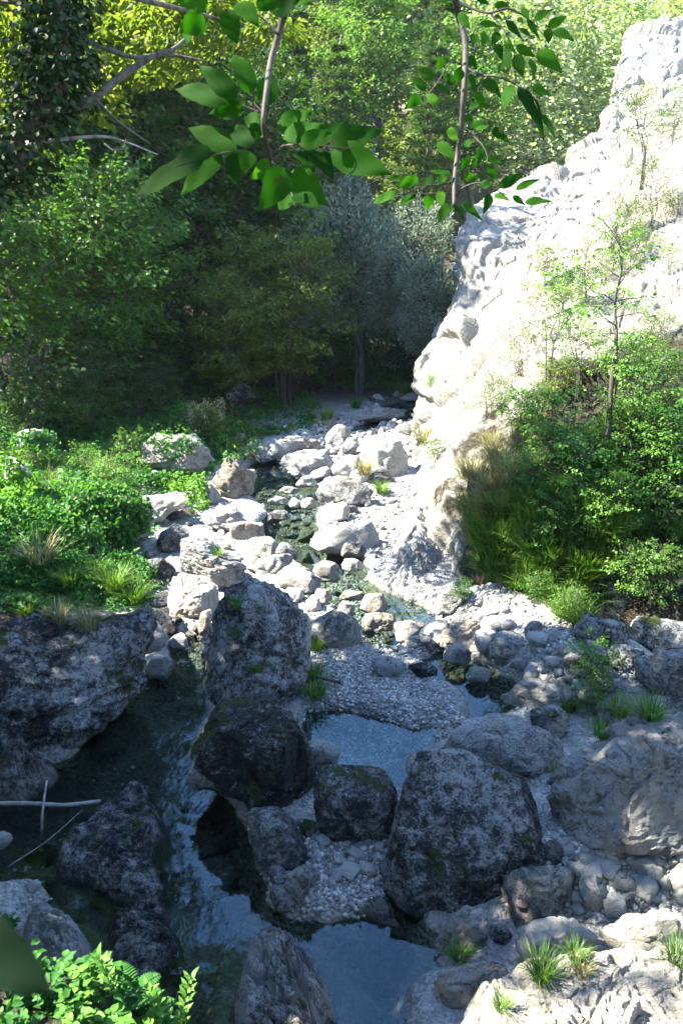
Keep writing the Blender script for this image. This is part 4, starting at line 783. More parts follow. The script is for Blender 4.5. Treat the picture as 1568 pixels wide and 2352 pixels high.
def plant(key, loc, sc=1.0, rz=None, label='', group=None, leafmat=None, rng=random.Random(5)):
    tm, cm, name, cat, lm, bm, crown = PROTO[key]
    r = empty(name, loc, label, cat, group, rng.uniform(0, 6.28) if rz is None else rz, sc)
    link('trunk' if crown == 'crown' else 'stem', tm, bm, r)
    if leafmat:
        kk = (key, leafmat)
        if kk not in PROTO: c = cm.copy(); c.materials.clear(); c.materials.append(M[leafmat]); PROTO[kk] = c
        link(crown, PROTO[kk], None, r)
    else: link(crown, cm, lm, r)
    return r
for i in range(3): proto(f'broad{i}', 'broadleaf_tree', 'tree', 'leaf_forest', seed=900 + i, h=11, rad=3.0, nb=95, per=150, leaf=.20, kind='broad', trunk=.16)
for i in range(2): proto(f'pine{i}', 'conifer_tree', 'tree', 'leaf_conifer', seed=920 + i, h=15, rad=2.6, nb=120, per=125, leaf=.30, kind='conifer', base=.22, trunk=.17)
proto('shade', 'tall_tree', 'tree', 'leaf_forest', seed=930, h=15, rad=4.2, nb=110, per=100, leaf=.26, kind='broad', base=.28, trunk=.22)
proto('tall', 'tall_tree', 'tree', 'leaf_forest', seed=931, h=22, rad=4.0, nb=90, per=150, leaf=.28, kind='broad', base=.62, trunk=.26)
for i in range(2): proto(f'hazel{i}', 'leafy_tree', 'tree', 'leaf_hazel', seed=940 + i, h=5.2, rad=2.4, nb=90, per=150, leaf=.13, kind='broad', base=.1, stems=3, trunk=.09)
proto('bush', 'leafy_tree', 'tree', 'leaf_yellow', seed=945, h=4.8, rad=2.2, nb=100, per=140, leaf=.12, kind='broad', base=.08, stems=5, trunk=.08)
proto('willow', 'willow_tree', 'willow', 'leaf_willow', seed=950, h=6.6, rad=2.0, nb=110, per=150, leaf=.16, kind='willow', base=.28, stems=3, trunk=.14)
for i in range(3): proto(f'shrub{i}', 'shrub', 'shrub', 'leaf_hazel', crown='foliage', seed=960 + i, h=1.3, rad=.75, nb=44, per=34, leaf=.075, kind='broad', base=.05, stems=4, trunk=.025)
proto('wispy', 'shrub', 'shrub', 'leaf_yellow', crown='foliage', seed=970, h=1.4, rad=.8, nb=40, per=40, leaf=.06, kind='willow', base=.1, stems=4, trunk=.022)
for i in range(2): proto(f'sapling{i}', 'sapling', 'young tree', 'leaf_yellow', crown='foliage', seed=975 + i, h=3.2, rad=1.0, nb=26, per=24, leaf=.085, kind='broad', base=.3, trunk=.045)

def grass_mesh(seed, n, h, spread, wide=.006, droop=.6):
    rng = np.random.default_rng(seed); g = Geo()
    a = rng.uniform(0, 6.28, n); r = spread * np.sqrt(rng.uniform(0, 1, n)) * .35; b = np.stack([np.cos(a) * r, np.sin(a) * r, np.full(n, -.03)], 1)
    out = np.stack([np.cos(a + rng.normal(0, .5, n)), np.sin(a + rng.normal(0, .5, n)), np.zeros(n)], 1); hh = h * rng.uniform(.5, 1.1, n); lean = rng.uniform(.2, 1.0, n) * spread
    sd = np.cross(out, [0, 0, 1.]); V = []
    for t, w in ((0, 1), (.35, .9), (.7, .6), (1, .05)):
        c = b + out * (lean * t ** 1.6)[:, None]; c[:, 2] += hh * (t - droop * t * t * (lean / spread) * .7)
        V += [c - sd * wide * w, c + sd * wide * w]
    V = np.stack(V, 1); k = 8 * np.arange(n)[:, None]
    g.add(V.reshape(-1, 3), np.concatenate([np.array([[0, 1, 3, 2]]) + k, np.array([[2, 3, 5, 4]]) + k, np.array([[4, 5, 7, 6]]) + k]), np.repeat(rng.uniform(.1, .95, n), 8))
    return g.mesh('grass_tuft')
GR = {}
for i in range(3):
    for mk in ('grass', 'grass_dry'):
        me = grass_mesh(40 + i, (90, 140, 200)[i], .42, .34, .006); me.materials.append(M[mk]); GR[i, mk] = me
def tuft(loc, s, label, mk='grass', i=0, group=None, rng=random.Random(9)):
    o = bpy.data.objects.new('grass_tuft', GR[i, mk]); COL.objects.link(o); o.location = [float(c) for c in loc]; o.rotation_euler = (0, 0, rng.uniform(0, 6.28)); o.scale = (s, s, s)
    return tag(o, label, 'grass', group)

# everything built so far can carry plants: visible surface lookup
def surf(u, v):
    dg = bpy.context.evaluated_depsgraph_get()
    ok, loc, n, i, ob, m = scene.ray_cast(dg, Vector(CAM), Vector(unit(ray(u, v))))
    return (np.array(loc), np.array(n), ob) if ok else None
bpy.context.view_layer.update()
# ================================================================ WOOD
rr = random.Random(21)
FOREST = []
def far_enough(x, y, d): return all((x - a) ** 2 + (y - b) ** 2 > d * d for a, b in FOREST)
def forest_tree(key, x, y, sc, label, group=None, leafmat=None, rz=None):
    FOREST.append((x, y)); h0 = {'b': 11, 'p': 15, 'h': 5, 'w': 6}[key[0]] if key != 'bush' else 5; sc = min(sc, max(.4, ((.5 * (y - 8) if x > -6 else .45 * y + 5) - H([x], [y])[0]) / h0)); return plant(key, (x, y, H([x], [y])[0] - .1), sc, rz, label, group, leafmat)
def px(u, y): return (u - 784) / F * (y * math.cos(PITCH) + 3 * math.sin(PITCH))
# single trees of the picture
forest_tree('hazel0', px(170, 22.5), 22.5, 1.12, 'broad hazel like tree with sunlit leaves at left over the green bank')
forest_tree('hazel1', px(20, 20.5), 20.8, 1.3, 'leafy tree at the left edge leaning out behind the brambles')
forest_tree('hazel1', px(320, 25), 25, 1.05, 'dark green leafy tree between the left hazel and the yellow green bush')
forest_tree('bush', px(655, 25.5), 25.5, 1.02, 'yellow green bushy tree with arching shoots in the middle of the valley')
forest_tree('bush', px(545, 24.5), 24.3, .72, 'small pale leaved bush left of the arching yellow green tree')
forest_tree('willow', px(830, 28), 28, .98, 'blue grey willow with dark stems beside the far stream')
forest_tree('willow', px(1000, 26.5), 26.6, .66, 'sunlit pale willow leaning against the cliff corner')
forest_tree('willow', px(915, 31), 31, .9, 'second grey willow behind the blue grey one')
forest_tree('pine0', px(955, 47), 47, 1.05, 'sunlit pine standing above the willows in the centre')
forest_tree('pine1', px(690, 40), 40, 1.1, 'tall pine with a bare dark trunk left of the sunlit pine')
forest_tree('pine0', px(1090, 55), 55, 1.0, 'pale hazy pine right of the sunlit pine')
forest_tree('pine1', px(1205, 52), 52, .8, 'thin pine with bare pale trunk rising over the cliff edge')
forest_tree('broad1', px(470, 31), 31, .8, 'dark broadleaf tree behind the left hazel')
forest_tree('broad2', px(620, 33), 33, .95, 'dark broadleaf tree behind the yellow green bushy tree')
for x, y, sc, key, lab in [(-6.4, 26.8, 1.0, 'broad1', 'tall dark broadleaf tree rising between the left hazel and the yellow green bushy tree'), (-9.0, 26.0, 1.45, 'broad0', 'tall dark broadleaf tree rising behind the left hazel'), (-4.6, 29.5, .95, 'broad2', 'tall dark broadleaf tree just left above the yellow green bushy tree')]:
    FOREST.append((x, y)); plant(key, (x, y, H([x], [y])[0] - .2), sc, None, lab)
n = 0
for tries in range(6000):
    y = 23 + (92 - 23) * rr.random() ** 1.15; x = rr.uniform(-.405 * y - (0 if y < 26 else 5), .36 * y + 1)
    if y < 29 and x > -5.5 - (29 - y) * .25: continue
    if y < 31.5 and x > -.5: continue
    if x > 3 and y < 42: continue
    if y > 42 and x > 5.5 + .03 * y: continue
    if not far_enough(x, y, 2.3 + y * .022): continue
    if n >= 175: break
    k = rr.random(); u = 784 + x / (y * math.cos(PITCH)) * F
    con = k < (.25 if u < 600 else .72)
    key = f'pine{rr.randrange(2)}' if con else f'broad{rr.randrange(3)}'
    sc = rr.uniform(.7, 1.05) * (1.0 if y > 34 else .8)
    forest_tree(key, x, y, sc, 'conifer among the trees of the wooded valley slope' if con else 'broadleaf tree among the dark trees of the valley slope', 'conifers of the valley wood' if con else 'broadleaf trees of the valley wood',
                None if con or rr.random() < .6 else rr.choice(['leaf_hazel', 'leaf_yellow'])); n += 1
# undergrowth shrubs at the edge of the wood
n = 0
for tries in range(900):
    u = rr.uniform(0, 900); y = rr.uniform(18.5, 31); x = px(u, y); xl = float(np.interp(y, BANKL[:, 1], BANKL[:, 0]))
    if x > xl - (1.2 if y > 24 else 3.0) or (y < 21 and u > 260): continue
    if not far_enough(x, y, .9): continue
    FOREST.append((x, y)); plant(f'shrub{rr.randrange(3)}', (x, y, H([x], [y])[0]), rr.uniform(1.0, 1.9), None, 'dark shrub in the undergrowth at the foot of the wood', 'shrubs at the edge of the wood', 'leaf_forest'); n += 1
    if n >= 60: break
for u, y in [(770, 28.5), (800, 31), (850, 30), (885, 32), (925, 29.5), (945, 32), (980, 30.5), (740, 30), (830, 34), (900, 35)]:
    x = px(u, y); plant(f'shrub{rr.randrange(3)}', (x, y, H([x], [y])[0]), rr.uniform(1.1, 1.7), None, 'dark shrub under the willows at the end of the stream', 'shrubs under the willows', 'leaf_forest')
for i in range(16):
    u, y = rr.uniform(0, 620), rr.uniform(15.5, 21); x = px(u, y)
    if x > float(np.interp(y, BANKL[:, 1], BANKL[:, 0])) - .6: continue
    plant(f'shrub{rr.randrange(3)}', (x, y, H([x], [y])[0]), rr.uniform(.45, .8), None, 'small leafy shrub standing out of the green bank', 'small shrubs on the green bank', rr.choice(['leaf_bright', 'leaf_hazel', 'leaf_yellow']))
for i in range(70):
    u, y = rr.uniform(0, 700), rr.uniform(11.5, 22); x = px(u, y)
    if x > float(np.interp(y, BANKL[:, 1], BANKL[:, 0])) - .3: continue
    tuft((x, y, H([x], [y])[0]), rr.uniform(.7, 1.5), 'long grass growing among the low leaves of the green bank', rr.choice(['grass', 'grass', 'grass', 'grass_dry']), rr.randrange(3), 'grass tufts on the green bank')
# far wooded hillside
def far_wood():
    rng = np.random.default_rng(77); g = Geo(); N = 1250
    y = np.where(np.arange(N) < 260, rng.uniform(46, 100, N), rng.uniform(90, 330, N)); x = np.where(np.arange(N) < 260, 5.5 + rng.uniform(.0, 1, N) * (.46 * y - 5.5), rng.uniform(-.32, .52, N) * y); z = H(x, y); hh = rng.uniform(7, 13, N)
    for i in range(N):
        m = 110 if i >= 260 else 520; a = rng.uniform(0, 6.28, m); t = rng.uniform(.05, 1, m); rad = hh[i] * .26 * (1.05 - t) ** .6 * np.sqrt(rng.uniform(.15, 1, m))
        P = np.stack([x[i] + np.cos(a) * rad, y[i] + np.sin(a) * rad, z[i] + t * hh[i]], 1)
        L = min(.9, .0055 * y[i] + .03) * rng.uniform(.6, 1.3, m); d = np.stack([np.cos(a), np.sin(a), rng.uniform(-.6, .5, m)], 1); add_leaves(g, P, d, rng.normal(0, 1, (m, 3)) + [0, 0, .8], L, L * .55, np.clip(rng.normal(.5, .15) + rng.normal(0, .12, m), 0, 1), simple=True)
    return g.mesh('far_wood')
tag(link('far_wood', far_wood(), M['leaf_far_haze']), 'wood covering the far hillside, haze and glare put into its pale leaves', 'wood', kind='stuff')
# tall trees on the left bank beyond the frame edge, whose crowns shade the foreground
for (x, y, s, key) in SHADE_TREES:
    plant(key, (x, y, H([x], [y])[0] - .2), s, None, 'tall tree on the left bank shading the foreground boulders', 'shade trees on the left bank')

for (x, y, s, key) in BANK_TREES:
    plant(key, (x, y, H([x], [y])[0] - .2), s, None, 'leafy tree of the near bank beyond the edge of the picture', 'trees of the near bank')
# ---------------------------------------------------------------- ivy clad leaning tree, upper left
def ivy_tree():
    root = empty('ivy_tree', (-5.6, 9.5, H([-5.6], [9.5])[0]), 'leaning tree with ivy wrapped trunk and bright backlit leaves, upper left', 'tree')
    o = np.array(root.location); rng = np.random.default_rng(5)
    main = np.vstack([[-5.6, 9.5, o[2] - .2], [-5.45, 9.5, o[2] + 1.2], at_y(*np.array([(-60, 470), (20, 390), (85, 275), (128, 195), (138, 100), (126, -40), (110, -200), (100, -420)], float).T, 9.5)])
    main = spline(main, 5); r = np.linspace(.17, .07, len(main)); tg = Geo(); tg.add(*tube(main - o, r, 10)); link('trunk', tg.mesh('trunk'), M['bark'], root)
    def br(pts, r0, r1, dep, m='bark'):
        P = spline(at_y(*np.array(pts, float).T, np.array(dep) - 1.1), 5); g = Geo(); g.add(*tube(P - o, np.linspace(r0, r1, len(P)), 6)); link('branch', g.mesh('branch'), M[m], root); return P
    B = [br([(110, 255), (200, 235), (280, 175), (350, 130), (400, 112), (460, 60)], .05, .02, [10.6, 10.6, 10.7, 10.8, 10.9, 11]),
         br([(138, 90), (200, 95), (300, 130), (380, 125), (470, 140)], .035, .012, [10.6, 10.8, 11, 11.2, 11.4]),
         br([(130, 30), (60, 10), (0, 0), (-80, -20)], .035, .015, [10.6, 10.7, 10.9, 11]),
         br([(190, 190), (250, 260), (300, 300), (345, 330)], .02, .008, [10.6, 10.6, 10.7, 10.7]),
         br([(126, -60), (220, -30), (330, 0), (450, 30), (560, 60)], .05, .015, [10.6, 11, 11.5, 12, 12.4]),
         br([(160, 318), (240, 314), (300, 330), (362, 355)], .018, .006, [10.4, 10.3, 10.2, 10.2], 'pale_bark'),
         br([(240, 330), (262, 345), (283, 340), (290, 318)], .010, .004, [10.3, 10.3, 10.3, 10.3], 'pale_bark'),
         br([(40, 340), (110, 325), (160, 318)], .03, .018, [10.6, 10.5, 10.4], 'pale_bark')]
    iv = Geo(); P = main[8:]; k = rng.integers(0, len(P) - 6, 5200); a = rng.uniform(0, 6.28, len(k)); rad = .14 + .34 * rng.uniform(0, 1, len(k)) ** 1.6 * np.interp(k, [0, len(P) * .55, len(P)], [1.2, .8, .35])
    c = P[k] + rng.normal(0, .08, (len(k), 3)) + np.stack([np.cos(a) * rad, np.sin(a) * rad, rng.normal(0, .12, len(k))], 1); od = np.stack([np.cos(a), np.sin(a), np.full(len(k), -.5)], 1)
    L = rng.uniform(.05, .10, len(k)); add_leaves(iv, c - o, od + rng.normal(0, .4, c.shape), od * [1, 1, -1] + rng.normal(0, .5, c.shape), L, L * .8, np.clip(rng.normal(.45, .2, len(k)), 0, 1), simple=True)
    link('ivy', iv.mesh('ivy'), M['leaf_ivy'], root)
    cg = Geo()                                        # sprays of leaves
    zones = [((-60, 60), (-40, 330), 60), ((60, 240), (-40, 240), 46), ((240, 460), (-40, 190), 52), ((420, 640), (-40, 150), 40), ((120, 240), (180, 300), 16)]
    for (u0, u1), (v0, v1), n in zones:
        for i in range(n):
            u, v = rng.uniform(u0, u1), v0 + (v1 - v0) * rng.uniform() ** 1.2; c0 = at_y(np.array([u]), np.array([v]), np.array([rng.uniform(11.2, 13.6)]))[0]; m = rng.integers(35, 75); az = rng.uniform(0, 6.28); d = np.array([math.cos(az), math.sin(az), -.15]); hd = np.array([-math.sin(az), math.cos(az), 0]); ln = rng.uniform(.5, 1.0)
            t = rng.uniform(-1, 1, m); w = rng.uniform(-1, 1, m); c = c0 + d * (t * ln * .6)[:, None] + hd * (w * .28 * ln)[:, None]; c[:, 2] += rng.normal(0, .05, m)
            L = .105 * rng.uniform(.6, 1.2, m); add_leaves(cg, c - o, d + hd * w[:, None] + rng.normal(0, .4, (m, 3)) + [0, 0, -.4], np.array([0, 0, 1.]) + rng.normal(0, .5, (m, 3)), L, L * .66, np.clip(rng.normal(.55, .12) + rng.normal(0, .15, m), 0, 1))
    link('crown', cg.mesh('crown'), M['leaf_yellow'], root)
ivy_tree()

# ---------------------------------------------------------------- green cover of the left bank
def ground_cover():
    rng = np.random.default_rng(8); g = Geo()
    def scatter(poly, n, hmax, leaf, seed):
        poly = np.array(poly, float); P = at_w(poly[:, 0], poly[:, 1], 0)   # footprint only
        u = rng.uniform(poly[:, 0].min(), poly[:, 0].max(), n * 2); v = rng.uniform(poly[:, 1].min(), poly[:, 1].max(), n * 2); k = poly_sdf(np.stack([u, v], 1), poly) > 0; u, v = u[k][:n], v[k][:n]
        d = ray(u, v); t = np.full(len(u), 12.0)
        for _ in range(700):                                             # march to the ground
            q = CAM + d * t[:, None]; up = q[:, 2] > H(q[:, 0], q[:, 1])
            if not up.any(): break
            t[up] += .06 * t[up] / 12
            if _ > 60 and up.mean() < .004: break
        q = CAM + d * t[:, None]; ok = t < 40; q = q[ok]; q[:, :2] += rng.normal(0, .12, (len(q), 2)); q[:, 2] = H(q[:, 0], q[:, 1])
        cl = fbm(q * 1.3, 3, seed); hh = hmax * np.clip(.55 + cl * 1.1, .08, 1.3) * rng.uniform(.25, 1, len(q)) ** .7; q[:, 2] += hh
        L = leaf * np.where(fbm(q * .5, 2, seed + 9) > .05, 1.25, .75) * rng.uniform(.5, 1.4, len(q)); a = rng.uniform(0, 6.28, len(q)); add_leaves(g, q, np.stack([np.cos(a), np.sin(a), rng.normal(-.1, .35, len(q))], 1), np.array([0, -.15, 1.]) + rng.normal(0, .4, q.shape), L, L * .72, np.clip(.5 + .6 * fbm(q * .5, 2, seed + 3) + rng.normal(0, .16, len(q)), 0, 1), simple=True)
    scatter([(-60, 900), (520, 880), (720, 920), (740, 985), (640, 1000), (560, 1010), (480, 1085), (380, 1120), (300, 1150), (180, 1180), (-60, 1240)], 42000, .34, .095, 4)
    scatter([(-60, 1140), (180, 1120), (330, 1130), (350, 1190), (300, 1300), (-60, 1330)], 9000, .30, .085, 6)
    scatter([(340, 1090), (440, 1090), (470, 1150), (420, 1180), (360, 1160)], 1600, .12, .07, 7)
    scatter([(-60, 1240), (180, 1280), (330, 1300), (350, 1395), (300, 1400), (-60, 1410)], 9000, .16, .055, 11)
    scatter([(720, 850), (1000, 845), (1000, 885), (900, 895), (740, 905)], 3500, .30, .10, 14)
    return g.mesh('ground_cover')
tag(link('ground_cover', ground_cover(), M['leaf_ground']), 'dense low green leaves carpeting the left bank', 'ground cover', kind='stuff')

def mound(u, v, rx, rz, n, leaf, label, mat='leaf_ground', name='bramble', cat='bramble', y=None, seed=1, hang=.0):
    """leaves heaped over whatever stands at the point"""
    rng = np.random.default_rng(seed); g = Geo(); pts = []; nr = []
    for i in range(n):
        a = rng.uniform(0, 6.28); q = math.sqrt(rng.uniform()); s = surf(u + math.cos(a) * q * rx, v + math.sin(a) * q * rz)
        if s is None or np.linalg.norm(s[0] - CAM) > 30: continue
        pts.append(s[0]); nr.append(s[1])
    P = np.array(pts); Nn = np.array(nr); o = P.mean(0); o[2] = P[:, 2].min(); m = len(P)
    P = P + Nn * (rng.uniform(.01, .16, m))[:, None] + np.array([0, 0, 1]) * rng.uniform(0, .10, m)[:, None]
    L = leaf * rng.uniform(.6, 1.3, m); add_leaves(g, P - o, rng.normal(0, 1, (m, 3)) + [0, -.2, -hang], Nn + [0, -.1, .7] + rng.normal(0, .4, (m, 3)), L, L * .75, np.clip(rng.normal(.5, .2, m), 0, 1))
    return tag(link(name, g.mesh(name), M[mat], loc=o), label, cat)
mound(190, 1190, 150, 75, 4200, .085, 'thick bramble leaves hanging over the brown boulder on the left bank', seed=2)
mound(60, 1215, 90, 60, 1500, .085, 'bramble leaves at the left edge above the tall grass', seed=3)
mound(425, 1115, 55, 22, 700, .07, 'yellow green moss and leaves on the pale slab of the left bank', 'leaf_bright', 'moss_undergrowth', 'moss', seed=4)
mound(455, 1155, 28, 28, 260, .07, 'small leafy clump beside the smooth pale rock', 'leaf_bright', 'undergrowth', 'plant', seed=5)
mound(400, 1010, 60, 45, 420, .07, 'creeper leaves spreading over the white topped boulder', 'leaf_ground', 'creeper', 'creeper', seed=6)
mound(170, 1320, 190, 45, 3800, .06, 'low green leaves covering the top of the left outcrop', 'leaf_ground', 'leafy_mat', 'plant', seed=7)
mound(545, 1020, 60, 45, 900, .075, 'leafy plants between the far left rocks', 'leaf_hazel', 'undergrowth', 'plant', seed=8)
mound(80, 1025, 55, 30, 500, .08, 'leafy plants climbing the upper white rock at left', 'leaf_ground', 'creeper', 'creeper', seed=19)
mound(20, 1120, 60, 60, 900, .09, 'leafy plants at the left edge above the brambles', 'leaf_bright', 'undergrowth', 'plant', seed=9)

# wild flowers with pale seed heads behind the white topped boulder
def wildflowers():
    s = surf(480, 1010); o = s[0]; root = empty('wildflower_bush', o, 'tall wild flowers with pale brownish seed heads behind the white topped boulder', 'wild flowers'); rng = np.random.default_rng(3); sg, lg, hg = Geo(), Geo(), Geo()
    for i in range(34):
        a = rng.uniform(0, 6.28); r = rng.uniform(0, .45); b = np.array([math.cos(a) * r, math.sin(a) * r, -.05]); t = b + [math.cos(a) * .25, math.sin(a) * .2, rng.uniform(.6, 1.05)]
        P = np.stack([b + (t - b) * q + [0, 0, .08 * math.sin(q * 3)] for q in (0, .33, .66, 1)]); sg.add(*tube(P, [.008, .007, .005, .004], 4))
        m = 16; q = rng.uniform(.1, .9, m); c = b + (t - b) * q[:, None]; L = rng.uniform(.06, .11, m); add_leaves(lg, c, rng.normal(0, 1, (m, 3)), rng.normal(0, .5, (m, 3)) + [0, 0, 1], L, L * .45, rng.uniform(.3, .9, m), simple=True)
        m = 26; c = t + rng.normal(0, 1, (m, 3)) * [.05, .05, .06]; L = rng.uniform(.025, .05, m); add_leaves(hg, c, rng.normal(0, 1, (m, 3)), rng.normal(0, 1, (m, 3)), L, L * .8, rng.uniform(.1, 1, m), simple=True)
    link('stem', sg.mesh('stem'), M['twig'], root); link('foliage', lg.mesh('foliage'), M['leaf_yellow'], root); link('seed_head', hg.mesh('seed_head'), M['flower'], root)
wildflowers()

# ---------------------------------------------------------------- grass tufts
T_ = [(95, 1285, 1.5, 'grass_dry', 0, 'tall arching straw coloured tuft above the small rock at the left edge'), (140, 1425, .75, 'grass_dry', 1, 'pale tuft on the left outcrop, middle of the three'), (205, 1440, .8, 'grass_dry', 2, 'pale spiky tuft hanging over the front of the left outcrop'),
      (60, 1410, .75, 'grass', 1, 'green tuft on the left outcrop by the left edge'), (265, 1345, 1.0, 'grass', 2, 'lush green tuft on the right end of the left outcrop'), (310, 1380, 1.0, 'grass', 2, 'long grass hanging off the right end of the left outcrop'), (225, 1325, .9, 'grass', 2, 'green tuft in the middle of the leafy top of the left outcrop'),
      (160, 1340, .9, 'grass', 1, 'thin green tuft behind the pale tufts of the left outcrop'), (545, 1395, .45, 'grass', 1, 'small tuft high on the monolith'), (550, 1460, .4, 'grass', 0, 'tiny tuft in the middle of the monolith'), (590, 1540, .5, 'grass', 1, 'green tuft low on the monolith'),
      (718, 1560, .8, 'grass', 2, 'grass along the right foot of the monolith'), (725, 1490, .7, 'grass', 1, 'thin grass beside the flat topped boulder'), (725, 1600, .7, 'grass', 2, 'grass at the gravel edge under the monolith'), (875, 1130, .8, 'grass', 2, 'green tuft right of the blue grey boulder'),
      (835, 1085, 1.3, 'grass_dry', 1, 'pale wispy grass beside the tallest white boulder'), (500, 1275, .5, 'grass', 0, 'small tuft on the blotchy boulder behind the monolith'), (1055, 2200, .42, 'grass', 2, 'dark green tuft with pale stalks at the left end of the cream ledge'), (1240, 2240, .5, 'grass', 2, 'dense grey green tuft in the hollow of the cream ledge'),
      (1320, 2200, .36, 'grass', 1, 'green tuft by the grey hump on the cream ledge'), (1335, 2235, .36, 'grass_dry', 1, 'straw coloured tuft on the cream ledge'), (1150, 2315, .3, 'grass', 1, 'yellow green tuft at the bottom of the cream ledge'), (1555, 2210, .5, 'grass', 1, 'grass at the right edge of the cream ledge'),
      (1300, 1630, .8, 'grass', 1, 'grass on the rocks above the grooved boulder'), (1420, 1640, .7, 'grass', 2, 'dense grass behind the grooved boulder'), (1490, 1650, .7, 'grass', 1, 'thin grass at the right behind the grooved boulder'), (1380, 1690, .5, 'grass', 1, 'small tuft on the top left of the grooved boulder'),
      (1265, 1770, .4, 'grass_dry', 1, 'yellowish tuft in the gap left of the grooved boulder'), (970, 1010, 1.4, 'grass_dry', 1, 'long grass hanging from the cliff corner'), (750, 960, 1.2, 'grass', 1, 'grass at the far stream bank'), (925, 900, 1.3, 'grass', 2, 'dark grass by the farthest water'), (815, 935, 1.2, 'grass', 1, 'bright tuft on the far rock bar')]
for u, v, s, mk, i, lab in T_:
    h = surf(u, v)
    if h: tuft(h[0], s, lab, mk, i)

# ---------------------------------------------------------------- plants of the right slope and cliff
def onc(u, v):
    h = surf(u, v); return None if h is None else h[0]
SL = [  # base u, v, scale, prototype, leaf material, label
    (1195, 1000, 1.25, 'shrub0', 'leaf_bright', 'green shrub half way up the sunlit foot of the cliff'), (1270, 930, 1.3, 'shrub1', 'leaf_yellow', 'yellow green shrub high on the right slope'), (1275, 1060, 1.6, 'shrub2', 'leaf_bright', 'dark green shrub with a thin stem in the middle of the right slope'),
    (1330, 1140, 1.4, 'shrub0', 'leaf_bright', 'bright yellow green shrub caught by the sun on the right slope'), (1390, 1190, 1.2, 'shrub1', 'leaf_bright', 'sunlit low shrub under the bright yellow green one'), (1400, 1060, 1.5, 'shrub2', 'leaf_hazel', 'dark shrub right of the bright yellow green shrub'),
    (1460, 1000, 1.6, 'shrub0', 'leaf_hazel', 'green shrub under the shaded grey wall of the cliff'), (1540, 960, 1.6, 'shrub1', 'leaf_hazel', 'dark shrub at the right edge under the shaded wall'), (1530, 1090, 1.7, 'shrub2', 'leaf_bright', 'bushy shrub at the right edge, half way down the slope'),
    (1470, 1120, 1.4, 'shrub0', 'leaf_bright', 'dark leaved shrub over the overhanging boulder, upper one'), (1430, 1250, 1.5, 'shrub1', 'leaf_hazel', 'shrub just behind the overhanging boulder'), (1530, 1230, 1.6, 'shrub2', 'leaf_hazel', 'spreading shrub over the dark boulder pile at the right edge'),
    (1340, 1250, 1.2, 'shrub0', 'leaf_hazel', 'small shrub amid the dark grass of the right slope'), (1250, 1260, 1.3, 'shrub1', 'leaf_hazel', 'leafy shrub at the lower end of the dry grass'), (1200, 1290, .9, 'shrub2', 'leaf_hazel', 'low shrub at the left end of the dark grass'),
    (1180, 880, 1.5, 'wispy', 'leaf_yellow', 'pale wispy shrub on the bright cliff, left one'), (1260, 820, 1.7, 'wispy', 'leaf_yellow', 'pale wispy shrub on the bright cliff, middle one'), (1330, 870, 1.6, 'wispy', 'leaf_bright', 'grey green wispy shrub above the yellow green shrub'),
    (1120, 960, 1.2, 'wispy', 'leaf_yellow', 'straw coloured shrub above the cliff foot'), (1290, 720, 1.5, 'shrub2', 'leaf_bright', 'small green shrub high on the white cliff, lower one'), (1250, 650, 1.3, 'shrub0', 'leaf_yellow', 'small green shrub high on the white cliff, upper one'),
    (1400, 600, 1.8, 'wispy', 'leaf_yellow', 'thin pale shrub near the cliff top'), (1500, 520, 2.0, 'wispy', 'leaf_yellow', 'thin yellow shrub at the right edge of the cliff top'), (1480, 380, 2.2, 'wispy', 'leaf_yellow', 'hazy pale shrub on the upper cliff'),
    (1540, 330, 2.2, 'wispy', 'leaf_hazel', 'hazy green shrub at the right edge of the upper cliff'), (985, 890, .55, 'shrub1', 'leaf_bright', 'tiny bright plant on the cliff corner'), (1000, 1060, .8, 'shrub0', 'leaf_hazel', 'small dark shrub on the overhang of the cliff foot'),
    (1360, 1560, .85, 'shrub2', 'leaf_bright', 'fresh green shoots growing between the rocks at right'), (1365, 1640, .7, 'shrub0', 'leaf_hazel', 'green plant in the rocks above the grooved boulder'), (1060, 1370, .5, 'shrub1', 'leaf_hazel', 'small plant on the grey rock at the cliff foot'),
    (1300, 1420, .8, 'shrub1', 'leaf_hazel', 'low green plant at the bottom of the dark grass slope'), (1230, 1380, .7, 'shrub0', 'leaf_hazel', 'dark plant overhanging the stony shore'),
    (1410, 880, 1.2, 'shrub1', 'leaf_bright', 'sunlit yellow green foliage at the foot of the forked sapling'), (1230, 1130, 1.1, 'shrub1', 'leaf_bright', 'green shrub beside the pale boulder on the right slope'), (1500, 1395, 1.3, 'shrub1', 'leaf_hazel', 'low shrub in front of the brown soil at the right edge'), (1430, 1365, 1.2, 'shrub2', 'leaf_hazel', 'low shrub between the overhanging boulder and the brown soil'), (1530, 1330, .8, 'shrub0', 'leaf_hazel', 'dark shrub at the right edge beside the slanting slab'),
]
for u, v, s, key, lm, lab in SL:
    p = onc(u, v)
    if p is not None: plant(key, p - np.array([0, 0, .06]), s * .52, None, lab, None, lm)
for u, v, s, key, lm, lab, rz in [(1400, 950, 1.15, 'sapling0', 'leaf_bright', 'slender forked sapling with bright leaves against the white cliff', 1.0), (1345, 700, .55, 'sapling0', 'leaf_yellow', 'small sapling on the upper white cliff', 3.0)]:
    p = onc(u, v)
    if p is not None: plant(key, p - np.array([0, 0, .08]), s * .78, rz, lab, None, lm)
rw = random.Random(15); kw = 0
